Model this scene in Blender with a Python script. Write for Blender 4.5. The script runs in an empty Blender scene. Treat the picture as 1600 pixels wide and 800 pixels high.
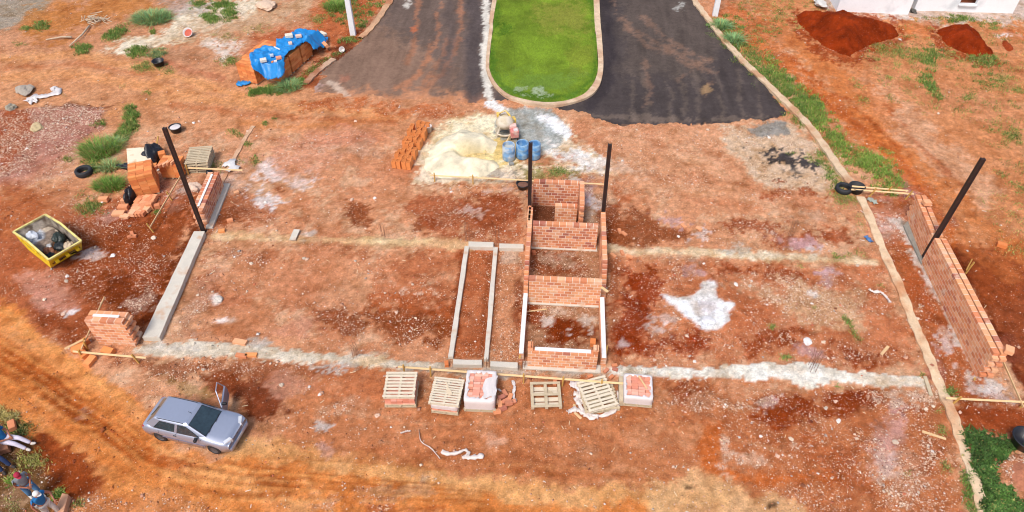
import bpy, bmesh, math, random
import numpy as np
from mathutils import Vector, Matrix
random.seed(7); RNG = np.random.default_rng(7)
scn = bpy.context.scene
COL = scn.collection
# ------------------------------------------------------------ camera, sky, sun
# Sketch units are 1/S of a metre; everything is scaled by S at the end.
S = 1.15
PITCH, FOC, YAW, CAMH = math.radians(44.2), 1097.0, math.radians(3.93), 20.0
cam = bpy.data.cameras.new('camera'); camo = bpy.data.objects.new('camera', cam); COL.objects.link(camo)
camo.location = (0, 0, CAMH*S)
camo.rotation_euler = (math.pi/2-PITCH, 0, YAW)
cam.sensor_width = 36; cam.lens = 36*FOC/1600; cam.clip_end = 5000; cam.clip_start = .1
scn.camera = camo
SUN_EL, SUN_AZ = math.radians(56), math.radians(202)      # azimuth clockwise from +Y: from the south-west
w = bpy.data.worlds.new('World'); scn.world = w; w.use_nodes = True
nt = w.node_tree; bg = nt.nodes['Background']
sky = nt.nodes.new('ShaderNodeTexSky'); sky.sky_type = 'NISHITA'; sky.sun_disc = False
sky.sun_elevation = SUN_EL; sky.sun_rotation = SUN_AZ; sky.air_density = 1.0; sky.dust_density = 4.0; sky.ozone_density = .6
nt.links.new(sky.outputs[0], bg.inputs[0]); bg.inputs[1].default_value = .115
sl = bpy.data.lights.new('sun', 'SUN'); sl.energy = 1.5; sl.angle = math.radians(14); sl.color = (1, .97, .93)
so = bpy.data.objects.new('sun', sl); COL.objects.link(so)
so.rotation_euler = (math.pi/2-SUN_EL, 0, math.pi-SUN_AZ+0.0)
scn.view_settings.view_transform = 'Standard'; scn.view_settings.look = 'None'
scn.view_settings.exposure = .70; scn.view_settings.gamma = 1.0
scn.cycles.pixel_filter_type = 'BLACKMAN_HARRIS'; scn.cycles.filter_width = 1.1

# ------------------------------------------------------------ photo measurements -> ground positions
_F = np.array([-math.sin(YAW)*math.cos(PITCH), math.cos(YAW)*math.cos(PITCH), -math.sin(PITCH)])
_R = np.array([math.cos(YAW), math.sin(YAW), 0]); _U = np.cross(_R, _F)
def G(px, py, z=0.0):
    r = _F*FOC+_R*(px-800)+_U*(400-py); t = (z-CAMH)/r[2]
    return Vector((r[0]*t, r[1]*t, z))
def proj(X, Y):
    x, y, z = X, Y, -CAMH
    wd = x*_F[0]+y*_F[1]+z*_F[2]; wd = np.where(wd < 2, 2, wd)
    return 800+FOC*(x*_R[0]+y*_R[1])/wd, 400-FOC*(x*_U[0]+y*_U[1]+z*_U[2])/wd

# ------------------------------------------------------------ materials
KA = .78
def lin(c):
    return tuple((((v/255+.055)/1.055)**2.4 if v > 10 else v/255/12.92)*KA for v in c)
def N(nt, t, **k):
    n = nt.nodes.new(t)
    for a, b in k.items():
        if a.startswith('i_'): n.inputs[a[2:].replace('_', ' ')].default_value = b
        else: setattr(n, a, b)
    return n
_M = {}
def mat(name, rgb=None, rough=.8, var=.25, scale=6, fine=40, bump=.3, metal=0, dirt=None, dirt_amt=.4, dirt_scale=3, coat=0, streak=None, alpha=None):
    """Procedural surface: base colour (or the mesh's own colour attribute) varied by two noises, optional dirt."""
    if name in _M: return _M[name]
    m = bpy.data.materials.new(name); m.use_nodes = True; t = m.node_tree; L = t.links.new
    b = t.nodes['Principled BSDF']; tc = N(t, 'ShaderNodeTexCoord'); vec = tc.outputs['Object']
    if streak:
        mp = N(t, 'ShaderNodeMapping'); mp.inputs['Scale'].default_value = streak; L(vec, mp.inputs[0]); vec = mp.outputs[0]
    n1 = N(t, 'ShaderNodeTexNoise', i_Scale=scale, i_Detail=5.0); L(vec, n1.inputs['Vector'])
    n2 = N(t, 'ShaderNodeTexNoise', i_Scale=fine, i_Detail=3.0); L(vec, n2.inputs['Vector'])
    ad = N(t, 'ShaderNodeMath', operation='ADD'); L(n1.outputs[0], ad.inputs[0]); L(n2.outputs[0], ad.inputs[1])
    mr = N(t, 'ShaderNodeMapRange'); mr.inputs[1].default_value = .6; mr.inputs[2].default_value = 1.4
    mr.inputs[3].default_value = 1-var; mr.inputs[4].default_value = 1+var; L(ad.outputs[0], mr.inputs[0])
    vm = N(t, 'ShaderNodeVectorMath', operation='SCALE'); L(mr.outputs[0], vm.inputs['Scale'])
    if rgb is None:
        at = N(t, 'ShaderNodeAttribute', attribute_name='Col'); L(at.outputs['Color'], vm.inputs[0])
    else:
        vm.inputs[0].default_value = lin(rgb)
    out = vm.outputs[0]
    if dirt:
        n3 = N(t, 'ShaderNodeTexNoise', i_Scale=dirt_scale, i_Detail=6.0); L(tc.outputs['Object'], n3.inputs['Vector'])
        r3 = N(t, 'ShaderNodeMapRange'); r3.inputs[1].default_value = .62-dirt_amt*.3; r3.inputs[2].default_value = .78-dirt_amt*.3
        L(n3.outputs[0], r3.inputs[0])
        mx = N(t, 'ShaderNodeMix', data_type='RGBA'); L(r3.outputs[0], mx.inputs[0]); L(out, mx.inputs[6]); mx.inputs[7].default_value = lin(dirt)+(1,)
        out = mx.outputs[2]
    L(out, b.inputs['Base Color'])
    b.inputs['Roughness'].default_value = rough; b.inputs['Metallic'].default_value = metal
    if coat: b.inputs['Coat Weight'].default_value = coat
    if alpha is not None: b.inputs['Alpha'].default_value = alpha
    if bump:
        bp = N(t, 'ShaderNodeBump'); bp.inputs['Strength'].default_value = bump; bp.inputs['Distance'].default_value = .02
        L(n2.outputs[0], bp.inputs['Height']); L(bp.outputs[0], b.inputs['Normal'])
    _M[name] = m; return m

# ------------------------------------------------------------ mesh helper
class MB:
    def __init__(s): s.v = []; s.f = []; s.c = []
    def add(s, vs, fs, col=None):
        o = len(s.v); s.v += [tuple(v) for v in vs]; s.f += [tuple(i+o for i in f) for f in fs]; s.c += [col]*len(fs); return s
    def box(s, c, size, rot=0, col=None, tilt=None):
        """box centred at c (x, y) standing from z0: c=(x,y,z0), size=(w,d,h)"""
        w_, d_, h_ = size; R = Matrix.Rotation(rot, 3, 'Z')
        if tilt is not None: R = R @ tilt
        vs = []
        for z in (-h_/2, h_/2):
            for x, y in ((-1, -1), (1, -1), (1, 1), (-1, 1)):
                p = R @ Vector((x*w_/2, y*d_/2, z)); vs.append((c[0]+p.x, c[1]+p.y, c[2]+h_/2+p.z))
        return s.add(vs, [(3, 2, 1, 0), (4, 5, 6, 7), (0, 1, 5, 4), (1, 2, 6, 5), (2, 3, 7, 6), (3, 0, 4, 7)], col)
    def prism(s, poly, z0, z1, col=None):
        n = len(poly); a = sum(poly[i][0]*poly[(i+1) % n][1]-poly[(i+1) % n][0]*poly[i][1] for i in range(n))
        if a < 0: poly = poly[::-1]
        vs = [(p[0], p[1], z0) for p in poly]+[(p[0], p[1], z1) for p in poly]
        return s.add(vs, [tuple(range(n))[::-1], tuple(range(n, 2*n))]+[(i, (i+1) % n, n+(i+1) % n, n+i) for i in range(n)], col)
    def beam(s, a, b, w_, h_, col=None, up=(0, 0, 1)):
        a = Vector(a); b = Vector(b); d = (b-a).normalized(); u = Vector(up)
        if abs(d.dot(u)) > .98: u = Vector((0, 1, 0))
        x = d.cross(u).normalized(); u = x.cross(d).normalized(); vs = []
        for p in (a, b):
            for i, j in ((-1, -1), (1, -1), (1, 1), (-1, 1)): vs.append(p+x*i*w_/2+u*j*h_/2)
        return s.add(vs, [(0, 1, 2, 3), (7, 6, 5, 4), (4, 5, 1, 0), (5, 6, 2, 1), (6, 7, 3, 2), (7, 4, 0, 3)], col)
    def tube(s, pts, r, n=8, col=None, cap=True):
        pts = [Vector(p) for p in pts]; rr = r if isinstance(r, (list, tuple)) else [r]*len(pts); vs = []; fs = []
        for i, p in enumerate(pts):
            d = (pts[min(i+1, len(pts)-1)]-pts[max(i-1, 0)]).normalized()
            u = Vector((0, 0, 1)) if abs(d.z) < .95 else Vector((1, 0, 0)); x = d.cross(u).normalized(); y = x.cross(d)
            for k in range(n):
                a = 2*math.pi*k/n; vs.append(p+(x*math.cos(a)+y*math.sin(a))*rr[i])
        for i in range(len(pts)-1):
            for k in range(n):
                k2 = (k+1) % n; fs.append((i*n+k, i*n+k2, (i+1)*n+k2, (i+1)*n+k))
        if cap: fs += [tuple(range(n))[::-1], tuple(range((len(pts)-1)*n, len(pts)*n))]
        return s.add(vs, fs, col)
    def lathe(s, c, prof, n=24, M=None, col=None, close=False):
        vs = []; fs = []; c = Vector(c)
        for r, z in prof:
            for k in range(n):
                a = 2*math.pi*k/n; p = Vector((r*math.cos(a), r*math.sin(a), z)); p = (M @ p) if M is not None else p; vs.append(c+p)
        m = len(prof)
        for i in range(m-1):
            for k in range(n):
                k2 = (k+1) % n; fs.append((i*n+k, i*n+k2, (i+1)*n+k2, (i+1)*n+k))
        return s.add(vs, fs, col)
    def build(s, name, material, parent=None, smooth=False, bevel=0, loc=None):
        me = bpy.data.meshes.new(name); me.from_pydata([Vector(v)-(Vector(loc) if loc else Vector()) for v in s.v], [], s.f)
        if any(c is not None for c in s.c):
            at = me.color_attributes.new('Col', 'FLOAT_COLOR', 'CORNER'); arr = []
            for p, c in zip(me.polygons, s.c): arr += (list(c if c is not None else (.5, .5, .5))+[1.0])*p.loop_total
            at.data.foreach_set('color', arr)
        if smooth: me.polygons.foreach_set('use_smooth', [True]*len(me.polygons))
        me.materials.append(material); me.update()
        o = bpy.data.objects.new(name, me); COL.objects.link(o)
        if loc: o.location = loc
        if parent: o.parent = parent
        if bevel:
            bv = o.modifiers.new('bevel', 'BEVEL'); bv.width = bevel; bv.segments = 2; bv.limit_method = 'ANGLE'
        return o
def tag(o, label=None, cat=None, group=None, kind=None):
    if label: o['label'] = label
    if cat: o['category'] = cat
    if group: o['group'] = group
    if kind: o['kind'] = kind
    return o
def thing(name, label, cat, loc=(0, 0, 0), rz=0, group=None, sc=1):
    o = bpy.data.objects.new(name, None); COL.objects.link(o); o.location = loc; o.rotation_euler = (0, 0, rz); o.scale = (sc, sc, sc)
    return tag(o, label, cat, group)
def copy_tree(o, parent=None):
    c = o.copy(); COL.objects.link(c); c.parent = parent
    for ch in [x for x in bpy.data.objects if x.parent == o]: copy_tree(ch, c)
    return c
def jit(c, a=.08):
    k = 1+random.uniform(-a, a); return tuple(max(0, v*k*(1+random.uniform(-a*.4, a*.4))) for v in c)

# ------------------------------------------------------------ noise and painted soil zones
def vnoise(X, Y, f, seed):
    x = X*f+seed*17.3; y = Y*f-seed*9.1; xi = np.floor(x).astype(np.int64); yi = np.floor(y).astype(np.int64); fx = x-xi; fy = y-yi
    fx = fx*fx*(3-2*fx); fy = fy*fy*(3-2*fy)
    def h(a, b):
        n = (a*374761393+b*668265263+seed*974634777) & 0x7fffffff; n = ((n ^ (n >> 13))*1274126177) & 0x7fffffff; n = n ^ (n >> 16)
        return (n & 0xffff)/65535.0*2-1
    return (h(xi, yi)*(1-fx)+h(xi+1, yi)*fx)*(1-fy)+(h(xi, yi+1)*(1-fx)+h(xi+1, yi+1)*fx)*fy
def fbm(X, Y, f, seed, o=4):
    r = 0; a = 1; t = 0
    for i in range(o): r = r+a*vnoise(X, Y, f*2**i, seed+i); t += a; a *= .55
    return r/t
def sstep(a, b, x):
    t = np.clip((x-a)/(b-a), 0, 1); return t*t*(3-2*t)
def seg_dist(PX, PY, pts):
    d = None
    for (ax, ay), (bx, by) in zip(pts[:-1], pts[1:]):
        vx, vy = bx-ax, by-ay; L2 = vx*vx+vy*vy+1e-9; t = np.clip(((PX-ax)*vx+(PY-ay)*vy)/L2, 0, 1)
        q = np.hypot(PX-ax-t*vx, PY-ay-t*vy); d = q if d is None else np.minimum(d, q)
    return d
def poly_sd(PX, PY, pts):
    ins = np.zeros(PX.shape, bool); n = len(pts)
    for i in range(n):
        (ax, ay), (bx, by) = pts[i], pts[(i+1) % n]
        c = ((ay > PY) != (by > PY)) & (PX < (bx-ax)*(PY-ay)/((by-ay) or 1e-9)+ax); ins ^= c
    d = seg_dist(PX, PY, pts+[pts[0]]); return np.where(ins, d, -d)
class Field:
    """soil zones evaluated at ground points X, Y; outlines are given in photo measurements"""
    def __init__(s, X, Y):
        s.X, s.Y = X, Y; PX, PY = proj(X, Y)
        s.wx = fbm(X, Y, .7, 3); s.wy = fbm(X, Y, .7, 11); s.n = fbm(X, Y, 1.6, 21, 5); s.n2 = fbm(X, Y, 5, 31, 3); s.n3 = fbm(X, Y, 11, 33, 2)
        s.PX, s.PY = PX, PY
    def mask(s, sh, geo, feather=8, warp=12, brk=8):
        if sh == 'l': pts, wd = geo; allp = pts
        elif sh == 'p': pts = geo; allp = pts; wd = 0
        else:
            cx, cy, rx, ry = geo[:4]; ang = math.radians(geo[4]) if len(geo) > 4 else 0; wd = max(rx, ry); allp = [(cx, cy)]
        mg = wd+feather+warp+brk+4
        x0 = min(p[0] for p in allp)-mg; x1 = max(p[0] for p in allp)+mg; y0 = min(p[1] for p in allp)-mg; y1 = max(p[1] for p in allp)+mg
        idx = np.nonzero((s.PX > x0) & (s.PX < x1) & (s.PY > y0) & (s.PY < y1))[0]
        if len(idx) == 0: return idx, None
        u = s.PX[idx]+s.wx[idx]*warp; v = s.PY[idx]+s.wy[idx]*warp*.7; nb = (s.n[idx]*1.15+s.n2[idx]*.8+s.n3[idx]*.6)*brk
        if sh == 'l': d = wd-seg_dist(u, v, pts)
        elif sh == 'p': d = poly_sd(u, v, pts)
        else:
            a, b = u-cx, v-cy; a, b = a*math.cos(ang)+b*math.sin(ang), -a*math.sin(ang)+b*math.cos(ang)
            d = (1-np.hypot(a/rx, b/ry))*min(rx, ry)
        return idx, sstep(-feather/2, feather/2, d+nb)
# ------------------------------------------------------------ soil colours and zones
P=(216,156,124); Lt=(226,184,156); O=(222,140,80); OL=(234,164,108); D=(140,68,28); DD=(112,48,16); M_=(178,104,66)
Wt=(246,242,238); Sd=(240,222,186); Gy=(188,176,164); Gv=(214,184,156); V=(196,152,152); Bg=(228,180,136); Cr=(250,236,200)
Z=[]
def z(sh, geo, col, a=1, f=10, w=12, b=8, peb=None, dz=0):
    if b >= 8: f, b, w = f*.7, b*1.35, w*1.15
    Z.append((sh, geo, col, a, f, w, b, peb, dz))
# broad tones
z('p',[(-400,-200),(720,-200),(720,180),(-400,180)],(208,152,122),1,60,30,20,.15)
z('p',[(-300,60),(420,120),(640,170),(640,200),(420,210),(-300,170)],(216,158,122),.8,40,20,14,.12)
z('p',[(1080,-100),(2100,-100),(2100,420),(1500,420),(1350,260)],(212,146,106),1,50,30,20,.1)
z('p',[(-200,300),(340,300),(230,540),(-200,540)],(180,104,70),1,40,30,20,.35)
z('p',[(440,585),(1490,600),(1560,1000),(560,1000),(430,690)],(196,124,84),.8,40,30,30,.14)
z('p',[(1040,600),(1480,610),(1560,1000),(1250,900)],(192,118,80),.8,50,30,30,.42)
# top left corner gravel track and sand
z('p',[(-60,-40),(90,-40),(70,25),(-60,75)],(164,150,132),1,10,10,6,.3)
z('l',([(60,40),(150,20),(220,-10)],24),(196,128,66),.8,20,14,12)
z('p',[(165,82),(195,62),(250,52),(300,8),(400,-10),(400,20),(345,45),(300,60),(260,72),(205,86)],(236,222,196),.95,12,12,8,.2)
z('p',[(250,0),(330,0),(330,25),(270,25)],(190,182,176),.6,14,14,10)
z('e',(345,72,26,12),(238,226,212),.8,12,14,12)
z('l',([(300,52),(420,28),(470,8)],16),(206,178,150),.7,20,14,14,.3)
z('e',(265,85,35,12),(178,134,110),.6,14,14,12)
z('e',(445,70,60,30),(192,100,62),.8,20,16,14)
z('p',[(500,-30),(610,-30),(560,60),(520,80),(480,50)],(190,100,56),.8,16,16,12)
z('l',([(480,130),(520,90),(560,60)],13),(152,74,40),.8,12,12,12)
z('l',([(500,104),(545,75)],7),(96,56,40),.7,8,10,10)
# wheel trails on the upper left
for pts,c,wd in [([(0,92),(120,82),(230,110),(330,135),(420,160)],(232,170,120),6),([(0,120),(100,112),(200,128),(360,160),(600,175)],(228,164,116),7),([(0,105),(130,98),(220,118)],(196,120,80),3),([(150,190),(200,165),(280,150),(400,160)],(226,166,122),6),([(380,190),(440,200),(520,190),(640,178)],(218,146,96),6),([(260,98),(310,112),(345,122)],(190,118,92),4),([(270,165),(400,178),(620,190)],(194,116,76),4)]: z('l',(pts,wd),c,.7,8,8,5)
z('l',([(480,165),(560,160),(640,172),(720,178)],7),(196,108,62),.8,8,12,10,.5)
z('e',(20,190,30,16),(190,120,96),.5)
# rubble bank at the left edge
z('p',[(-200,176),(40,172),(110,163),(165,172),(158,200),(110,232),(60,262),(20,285),(-200,300)],(176,120,112),1,8,8,6,1,.10)
z('p',[(-200,178),(40,172),(55,190),(45,235),(10,262),(-200,290)],(166,84,46),.9,14,14,10,1)
z('e',(130,168,35,6),(120,60,36),.7,8)
z('e',(60,265,60,16,-20),(196,140,130),.6,12,12,12,.6)
z('e',(30,330,60,40),(196,118,74),.6,30)
z('e',(110,300,45,25,-15),(206,146,112),.6,20,20,14)
# dark soil in the left yard
z('p',[(128,340),(205,330),(250,352),(300,340),(312,380),(262,455),(225,520),(160,485),(118,445),(95,420),(110,380)],D,.72,24,22,16,.35)
z('p',[(100,395),(200,385),(262,400),(230,480),(170,470)],(158,78,38),.5,20,20,16,.5)
z('e',(195,460,38,26,20),DD,.8,16,14,12,.2); z('l',([(312,345),(288,400),(238,495)],9),DD,.85,10,8,8,.2)
z('e',(215,470,16,10),(214,180,170),.35,10,14,14,.6)
z('e',(265,300,40,24),(178,110,92),.7,18,16,16,.6); z('e',(285,300,18,8),(232,214,206),.7,8,12,12,.5); z('e',(280,330,16,6),(226,206,200),.6,8,12,12)
z('l',([(230,350),(290,330),(320,300)],12),D,.8,12,12,12,.3); z('e',(310,270,20,10),(196,140,120),.6)
z('e',(180,345,45,12),(150,72,38),.8,12,14,12,.5); z('e',(170,335,22,7),(198,148,140),.7,8,10,10)
z('p',[(18,438),(62,418),(112,440),(122,470),(104,490),(64,492)],(206,150,138),.85,18,16,10,.25)
z('l',([(60,500),(120,520),(145,500)],14),(140,68,34),.7,16,16,12,.3)
z('e',(137,397,11,4),(236,228,224),.55,6,8,10); z('e',(102,490,8,4),Wt,.7,5,8,8)
# the orange track
z('p',[(-300,440),(0,468),(90,545),(165,600),(235,636),(245,690),(340,718),(420,700),(540,712),(700,752),(1000,762),(1120,790),(1120,1100),(-300,1100)],O,1,14,14,8,.08)
z('l',([(-60,480),(20,520),(95,572),(160,612),(215,650),(250,700),(330,735)],13),OL,.8,18,10,7,.03)
z('l',([(-60,440),(20,500),(90,552),(150,596),(205,632)],6),(238,172,110),.6,10,8,6)
z('l',([(-40,540),(35,575),(80,600),(120,640),(165,680),(215,712),(300,735)],13),(176,88,36),.85,16,10,8,.1,-.02)
z('l',([(30,585),(80,612),(125,650),(160,678)],8),(140,64,24),.6,12,10,10)
z('l',([(-60,600),(60,670),(150,735),(230,770),(340,800)],20),(232,158,98),.7,24,12,10)
z('l',([(60,700),(105,735),(130,765)],26),(150,66,28),.9,16,14,10,.1)
z('l',([(80,650),(150,720),(260,760),(330,800)],6),(206,120,60),.6,10,10,8)
z('l',([(345,690),(420,705),(520,728),(640,742),(800,768),(1120,778)],15),(236,184,130),.75,24,12,10,.1)
z('l',([(260,740),(380,745),(480,790)],14),(236,176,120),.6,20,12,10)
z('e',(440,768,34,14,20),(170,92,44),.85,18,14,12); z('l',([(470,745),(510,790),(520,810)],5),(220,160,110),.7,8,6,5)
z('e',(560,775,60,18),(204,146,116),.7,20,20,20,.5); z('e',(640,768,40,10),(190,166,146),.7,14,16,16,.4); z('l',([(560,800),(700,795)],6),(176,92,46),.7,10,10,8)
z('l',([(560,715),(700,720),(830,735),(1000,745)],5),(190,116,72),.6,12,12,8)
z('e',(130,640,8,5),(206,190,186),.4,6,8,12,.4)
z('p',[(100,775),(260,765),(330,800),(330,900),(80,900)],(218,150,106),.7,24,20,14,.3)
# tyre ruts that follow the track
for k_,(off,c_,a_) in enumerate([(-8,(170,84,34),.5),(0,(240,176,112),.5),(7,(160,78,30),.45),(16,(238,176,116),.45),(24,(176,92,40),.4),(32,(236,168,104),.5),(44,(178,96,46),.45),(54,(240,180,120),.4)]):
    z('l',([(-60,500+off),(20,545+off),(90,590+off),(160,640+off),(220,690+off),(300,722+off),(420,738+off*.8),(560,752+off*.6),(760,768+off*.4)],1.6+.5*(k_%3)),c_,a_,3,8,3,.05,(-.012 if k_%2==0 else .01))
for k_,(y_,c_) in enumerate([(700,(186,110,66)),(712,(214,150,106)),(722,(184,108,62)),(733,(220,160,114))]):
    z('l',([(420,y_-6),(560,y_),(760,y_+14),(960,y_+20),(1080,y_+24)],1.5),c_,.45,4,10,3,None,-.006)
for k_ in range(9):
    x_=1150+k_*9; z('l',([(x_,205),(x_+60,250+k_*3),(x_+170,300+k_*5)],1.2),(196,128,96) if k_%2 else (226,184,152),.0)
for k_,pts in enumerate([[(960,225),(1080,250),(1200,300)],[(970,215),(1100,235),(1240,290)],[(965,250),(1060,280),(1180,320)],[(400,215),(480,225),(600,215)],[(420,240),(520,235),(600,250)],[(1060,650),(1180,690),(1300,690)],[(1080,670),(1200,700),(1330,710)],[(880,660),(980,700),(1100,720)],[(500,640),(640,660),(800,660)]]):
    z('l',(pts,1.8),(176,100,64) if k_%2 else (222,170,138),.5,4,10,4,None,-.008)
# around the car and below the front trench
z('p',[(320,582),(420,588),(452,640),(400,662),(376,622),(340,615)],(122,50,16),.9,16,14,10,.15)
z('p',[(170,562),(470,562),(520,585),(420,600),(300,590),(240,600)],(148,78,44),.75,16,16,12,.6)
z('e',(445,600,35,16),(202,150,134),.6,12,14,12,.4); z('e',(405,668,20,8),(150,108,76),.6); z('e',(288,605,45,6,15),(150,130,80),.5,8,8,8)
z('e',(560,610,70,30),(196,120,84),.6,30); z('e',(545,640,40,20),(196,150,124),.5,20,20,18,.5)
z('e',(510,668,12,5),(204,196,190),.8,6,8,8); z('e',(512,705,8,10),(220,180,176),.6,8,8,8)
z('e',(770,690,14,9),(232,190,172),.6,10,8,8)
# rows of dark soil in the plots left of the block
for e in [(530,502,42,22),(640,498,48,30),(690,505,22,26)]: z('e',e,D,.9,16,16,14,.45)
for e in [(560,336,26,18),(665,350,16,9)]: z('e',e,D,.85,12,12,12,.35)
for e in [(410,398,26,9),(560,396,14,7),(350,400,16,10),(655,415,35,18),(672,460,24,6),(600,470,30,8),(330,445,14,20)]: z('e',e,(160,84,44),.8,12,14,14,.5)
z('p',[(560,415),(715,395),(700,500),(600,480)],(190,104,64),.55,24,20,16,.3)
z('p',[(690,300),(818,300),(818,372),(700,372),(640,330)],(166,84,46),.8,20,20,16,.4); z('e',(770,330,45,24),(150,68,28),.6,16,16,16,.3)
z('l',([(660,283),(740,290),(820,300)],6),(160,84,44),.8,8,8,8,.4); z('l',([(760,296),(815,300)],5),(224,196,184),.6,6,8,10,.4)
z('e',(745,328,10,5),(232,210,204),.5,6,8,14,.6); z('e',(715,300,10,5),(226,200,190),.7,6,8,8)
z('p',[(320,305),(420,300),(440,335),(380,355),(322,362)],(170,94,60),.75,20,16,14,.4); z('e',(370,335,24,14),D,.7,14,12,12,.3)
z('e',(420,272,24,17),(238,222,216),.85,12,14,12,.2); z('e',(418,308,22,13),(236,226,222),.85,10,12,10,.2); z('e',(466,282,18,9),(232,212,204),.75,10,12,12)
z('e',(436,296,12,6),(150,76,36),.8,8,8,8); z('l',([(335,300),(380,270),(400,260)],12),(222,190,176),.5,14,14,14,.3)
z('l',([(448,250),(500,230),(560,215)],22),(214,150,132),.5,24,20,14,.4); z('e',(555,232,40,8),(196,160,140),.6,12)
z('e',(340,470,40,14),(176,104,74),.4); z('e',(338,468,7,8),Wt,.8,4,4,4); z('e',(345,500,12,4),Wt,.6,5,6,6); z('e',(326,520,14,4),Wt,.8,5,6,6)
z('e',(470,510,40,14),(216,156,136),.7,16,14,12,.1); z('e',(300,480,30,22),(150,100,70),.5,16,14,14)
z('e',(340,520,60,12),(178,110,74),.7,12,10,8); z('e',(668,442,22,5),(236,212,196),.7,8,10,12,.6)
z('l',([(345,420),(500,400),(700,430)],20),(214,148,116),.4,26,20,14)
z('l',([(290,520),(330,440),(360,400)],8),(206,160,140),.5,12,12,12,.5)
# between and beside the narrow beams
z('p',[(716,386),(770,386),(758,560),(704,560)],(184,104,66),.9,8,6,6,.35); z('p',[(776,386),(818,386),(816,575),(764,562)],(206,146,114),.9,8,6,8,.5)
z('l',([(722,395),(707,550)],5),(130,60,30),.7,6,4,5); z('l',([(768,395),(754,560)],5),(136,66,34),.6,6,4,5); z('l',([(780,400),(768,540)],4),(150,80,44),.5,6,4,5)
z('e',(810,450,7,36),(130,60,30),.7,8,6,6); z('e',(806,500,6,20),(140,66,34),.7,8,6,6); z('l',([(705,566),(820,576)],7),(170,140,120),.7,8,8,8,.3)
z('e',(800,400,14,16),(200,184,168),.6,8,8,8,.3)
# floors inside the block
z('p',[(828,300),(950,300),(950,570),(824,570)],(176,130,104),.95,4,4,4,.45)
z('p',[(832,322),(905,322),(905,350),(832,350)],(120,74,54),1,4,3,3,.2)
z('p',[(830,390),(900,390),(920,420),(905,432),(830,432)],(150,78,44),.85,12,10,10,.4); z('e',(880,404,30,10),(196,178,164),.5,8,10,12,.5)
z('e',(885,518,46,26),(132,56,20),1,12,10,10,.1); z('e',(838,492,16,22),(146,64,24),.85,10,8,8,.3)
z('e',(852,500,12,10),(232,220,212),.8,6,8,10,.3); z('e',(918,500,10,20),(204,188,174),.8,6,8,10,.4); z('e',(884,520,10,6),(230,220,214),.7,5,6,8,.3); z('l',([(850,482),(900,486),(926,500)],7),(206,184,166),.7,8,8,10,.6)
# sand and cement around the mixer
z('p',[(648,278),(652,235),(690,196),(760,175),(850,172),(890,200),(900,225),(1000,265),(960,282),(880,262),(840,268),(830,282),(740,292)],(240,220,192),.95,12,12,9,.15)
z('e',(745,228,75,48),Cr,.9,20,12,8,.05)
z('p',[(780,168),(864,168),(888,205),(872,232),(845,236),(800,236),(770,208)],(172,178,174),.95,6,6,4,.03)
z('e',(795,215,22,10),(150,152,144),.7,6,6,5); z('e',(790,235,20,22),(224,192,122),.75,10,8,8); z('p',[(715,228),(790,215),(790,262),(740,258)],(232,208,142),.65,10,8,7)
z('l',([(846,182),(872,196),(884,208)],8),(250,250,250),1,6,6,6); z('l',([(757,-20),(762,60),(760,110),(768,158),(785,172)],9),Wt,1,5,8,6)
z('l',([(868,232),(900,248),(960,260),(1000,272)],11),(246,238,230),.9,12,14,12,.1); z('e',(890,240,22,10),(246,242,238),.8,10,12,10)
z('e',(850,252,28,8),(196,108,66),.7,8); z('e',(870,280,45,12),(150,76,44),.7,10,10,10,.4); z('e',(846,270,34,8),(146,140,84),.75,10,10,10); z('e',(785,272,16,8),(140,130,126),.6,8,8,8); z('e',(880,282,14,6),(220,206,200),.6,6,8,10,.4)
z('l',([(700,293),(790,288)],3),(206,150,110),.6,5,6,8,.6)
z('e',(915,305,12,22),(196,160,158),.8,8,8,8,.5); z('e',(935,318,12,10),(220,204,200),.7,6,8,10,.5); z('e',(925,340,10,16),(196,176,160),.6,8)
# right of the block, back row
z('p',[(945,195),(1150,190),(1160,300),(960,290)],(222,168,138),.7,24,20,14,.3)
z('p',[(1130,198),(1240,190),(1290,245),(1325,295),(1270,302),(1190,292),(1150,245)],(218,190,164),.95,16,14,10,.6)
z('p',[(1168,200),(1195,190),(1228,190),(1232,204),(1195,214),(1170,212)],(150,146,138),.95,4,6,4,.15)
z('e',(1228,250,34,13,8),(66,62,64),.97,5,14,14,.1); z('e',(1240,268,22,7,15),(80,74,72),.8,6,12,12)
for pts in [[(960,205),(1100,240),(1160,260)],[(1000,270),(1100,280),(1250,310)],[(960,300),(1100,310),(1200,330)]]: z('l',(pts,4),(196,124,90),.5,10,14,10,.4)
for pts in [[(980,215),(1120,255)],[(990,290),(1150,300),(1230,320)]]: z('l',(pts,5),(232,184,156),.5,10,12,8,.3)
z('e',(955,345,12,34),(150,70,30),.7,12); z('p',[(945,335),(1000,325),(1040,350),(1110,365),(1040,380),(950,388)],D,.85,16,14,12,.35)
z('e',(1060,345,25,6,12),(204,166,166),.7,8,8,8); z('e',(968,310,14,8),(196,104,60),.7); z('e',(1095,370,10,7),(232,212,204),.7,6,8,10,.6)
for e in [(1180,355,40,12),(1240,375,40,12),(1320,368,34,14),(1250,300,22,4),(1300,305,16,5)]: z('e',e,(164,76,34),.8,10,12,12,.5)
z('e',(1255,382,35,7,14),(206,166,170),.75,8,10,10,.3); z('e',(1262,340,20,8),(206,178,160),.5)
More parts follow.
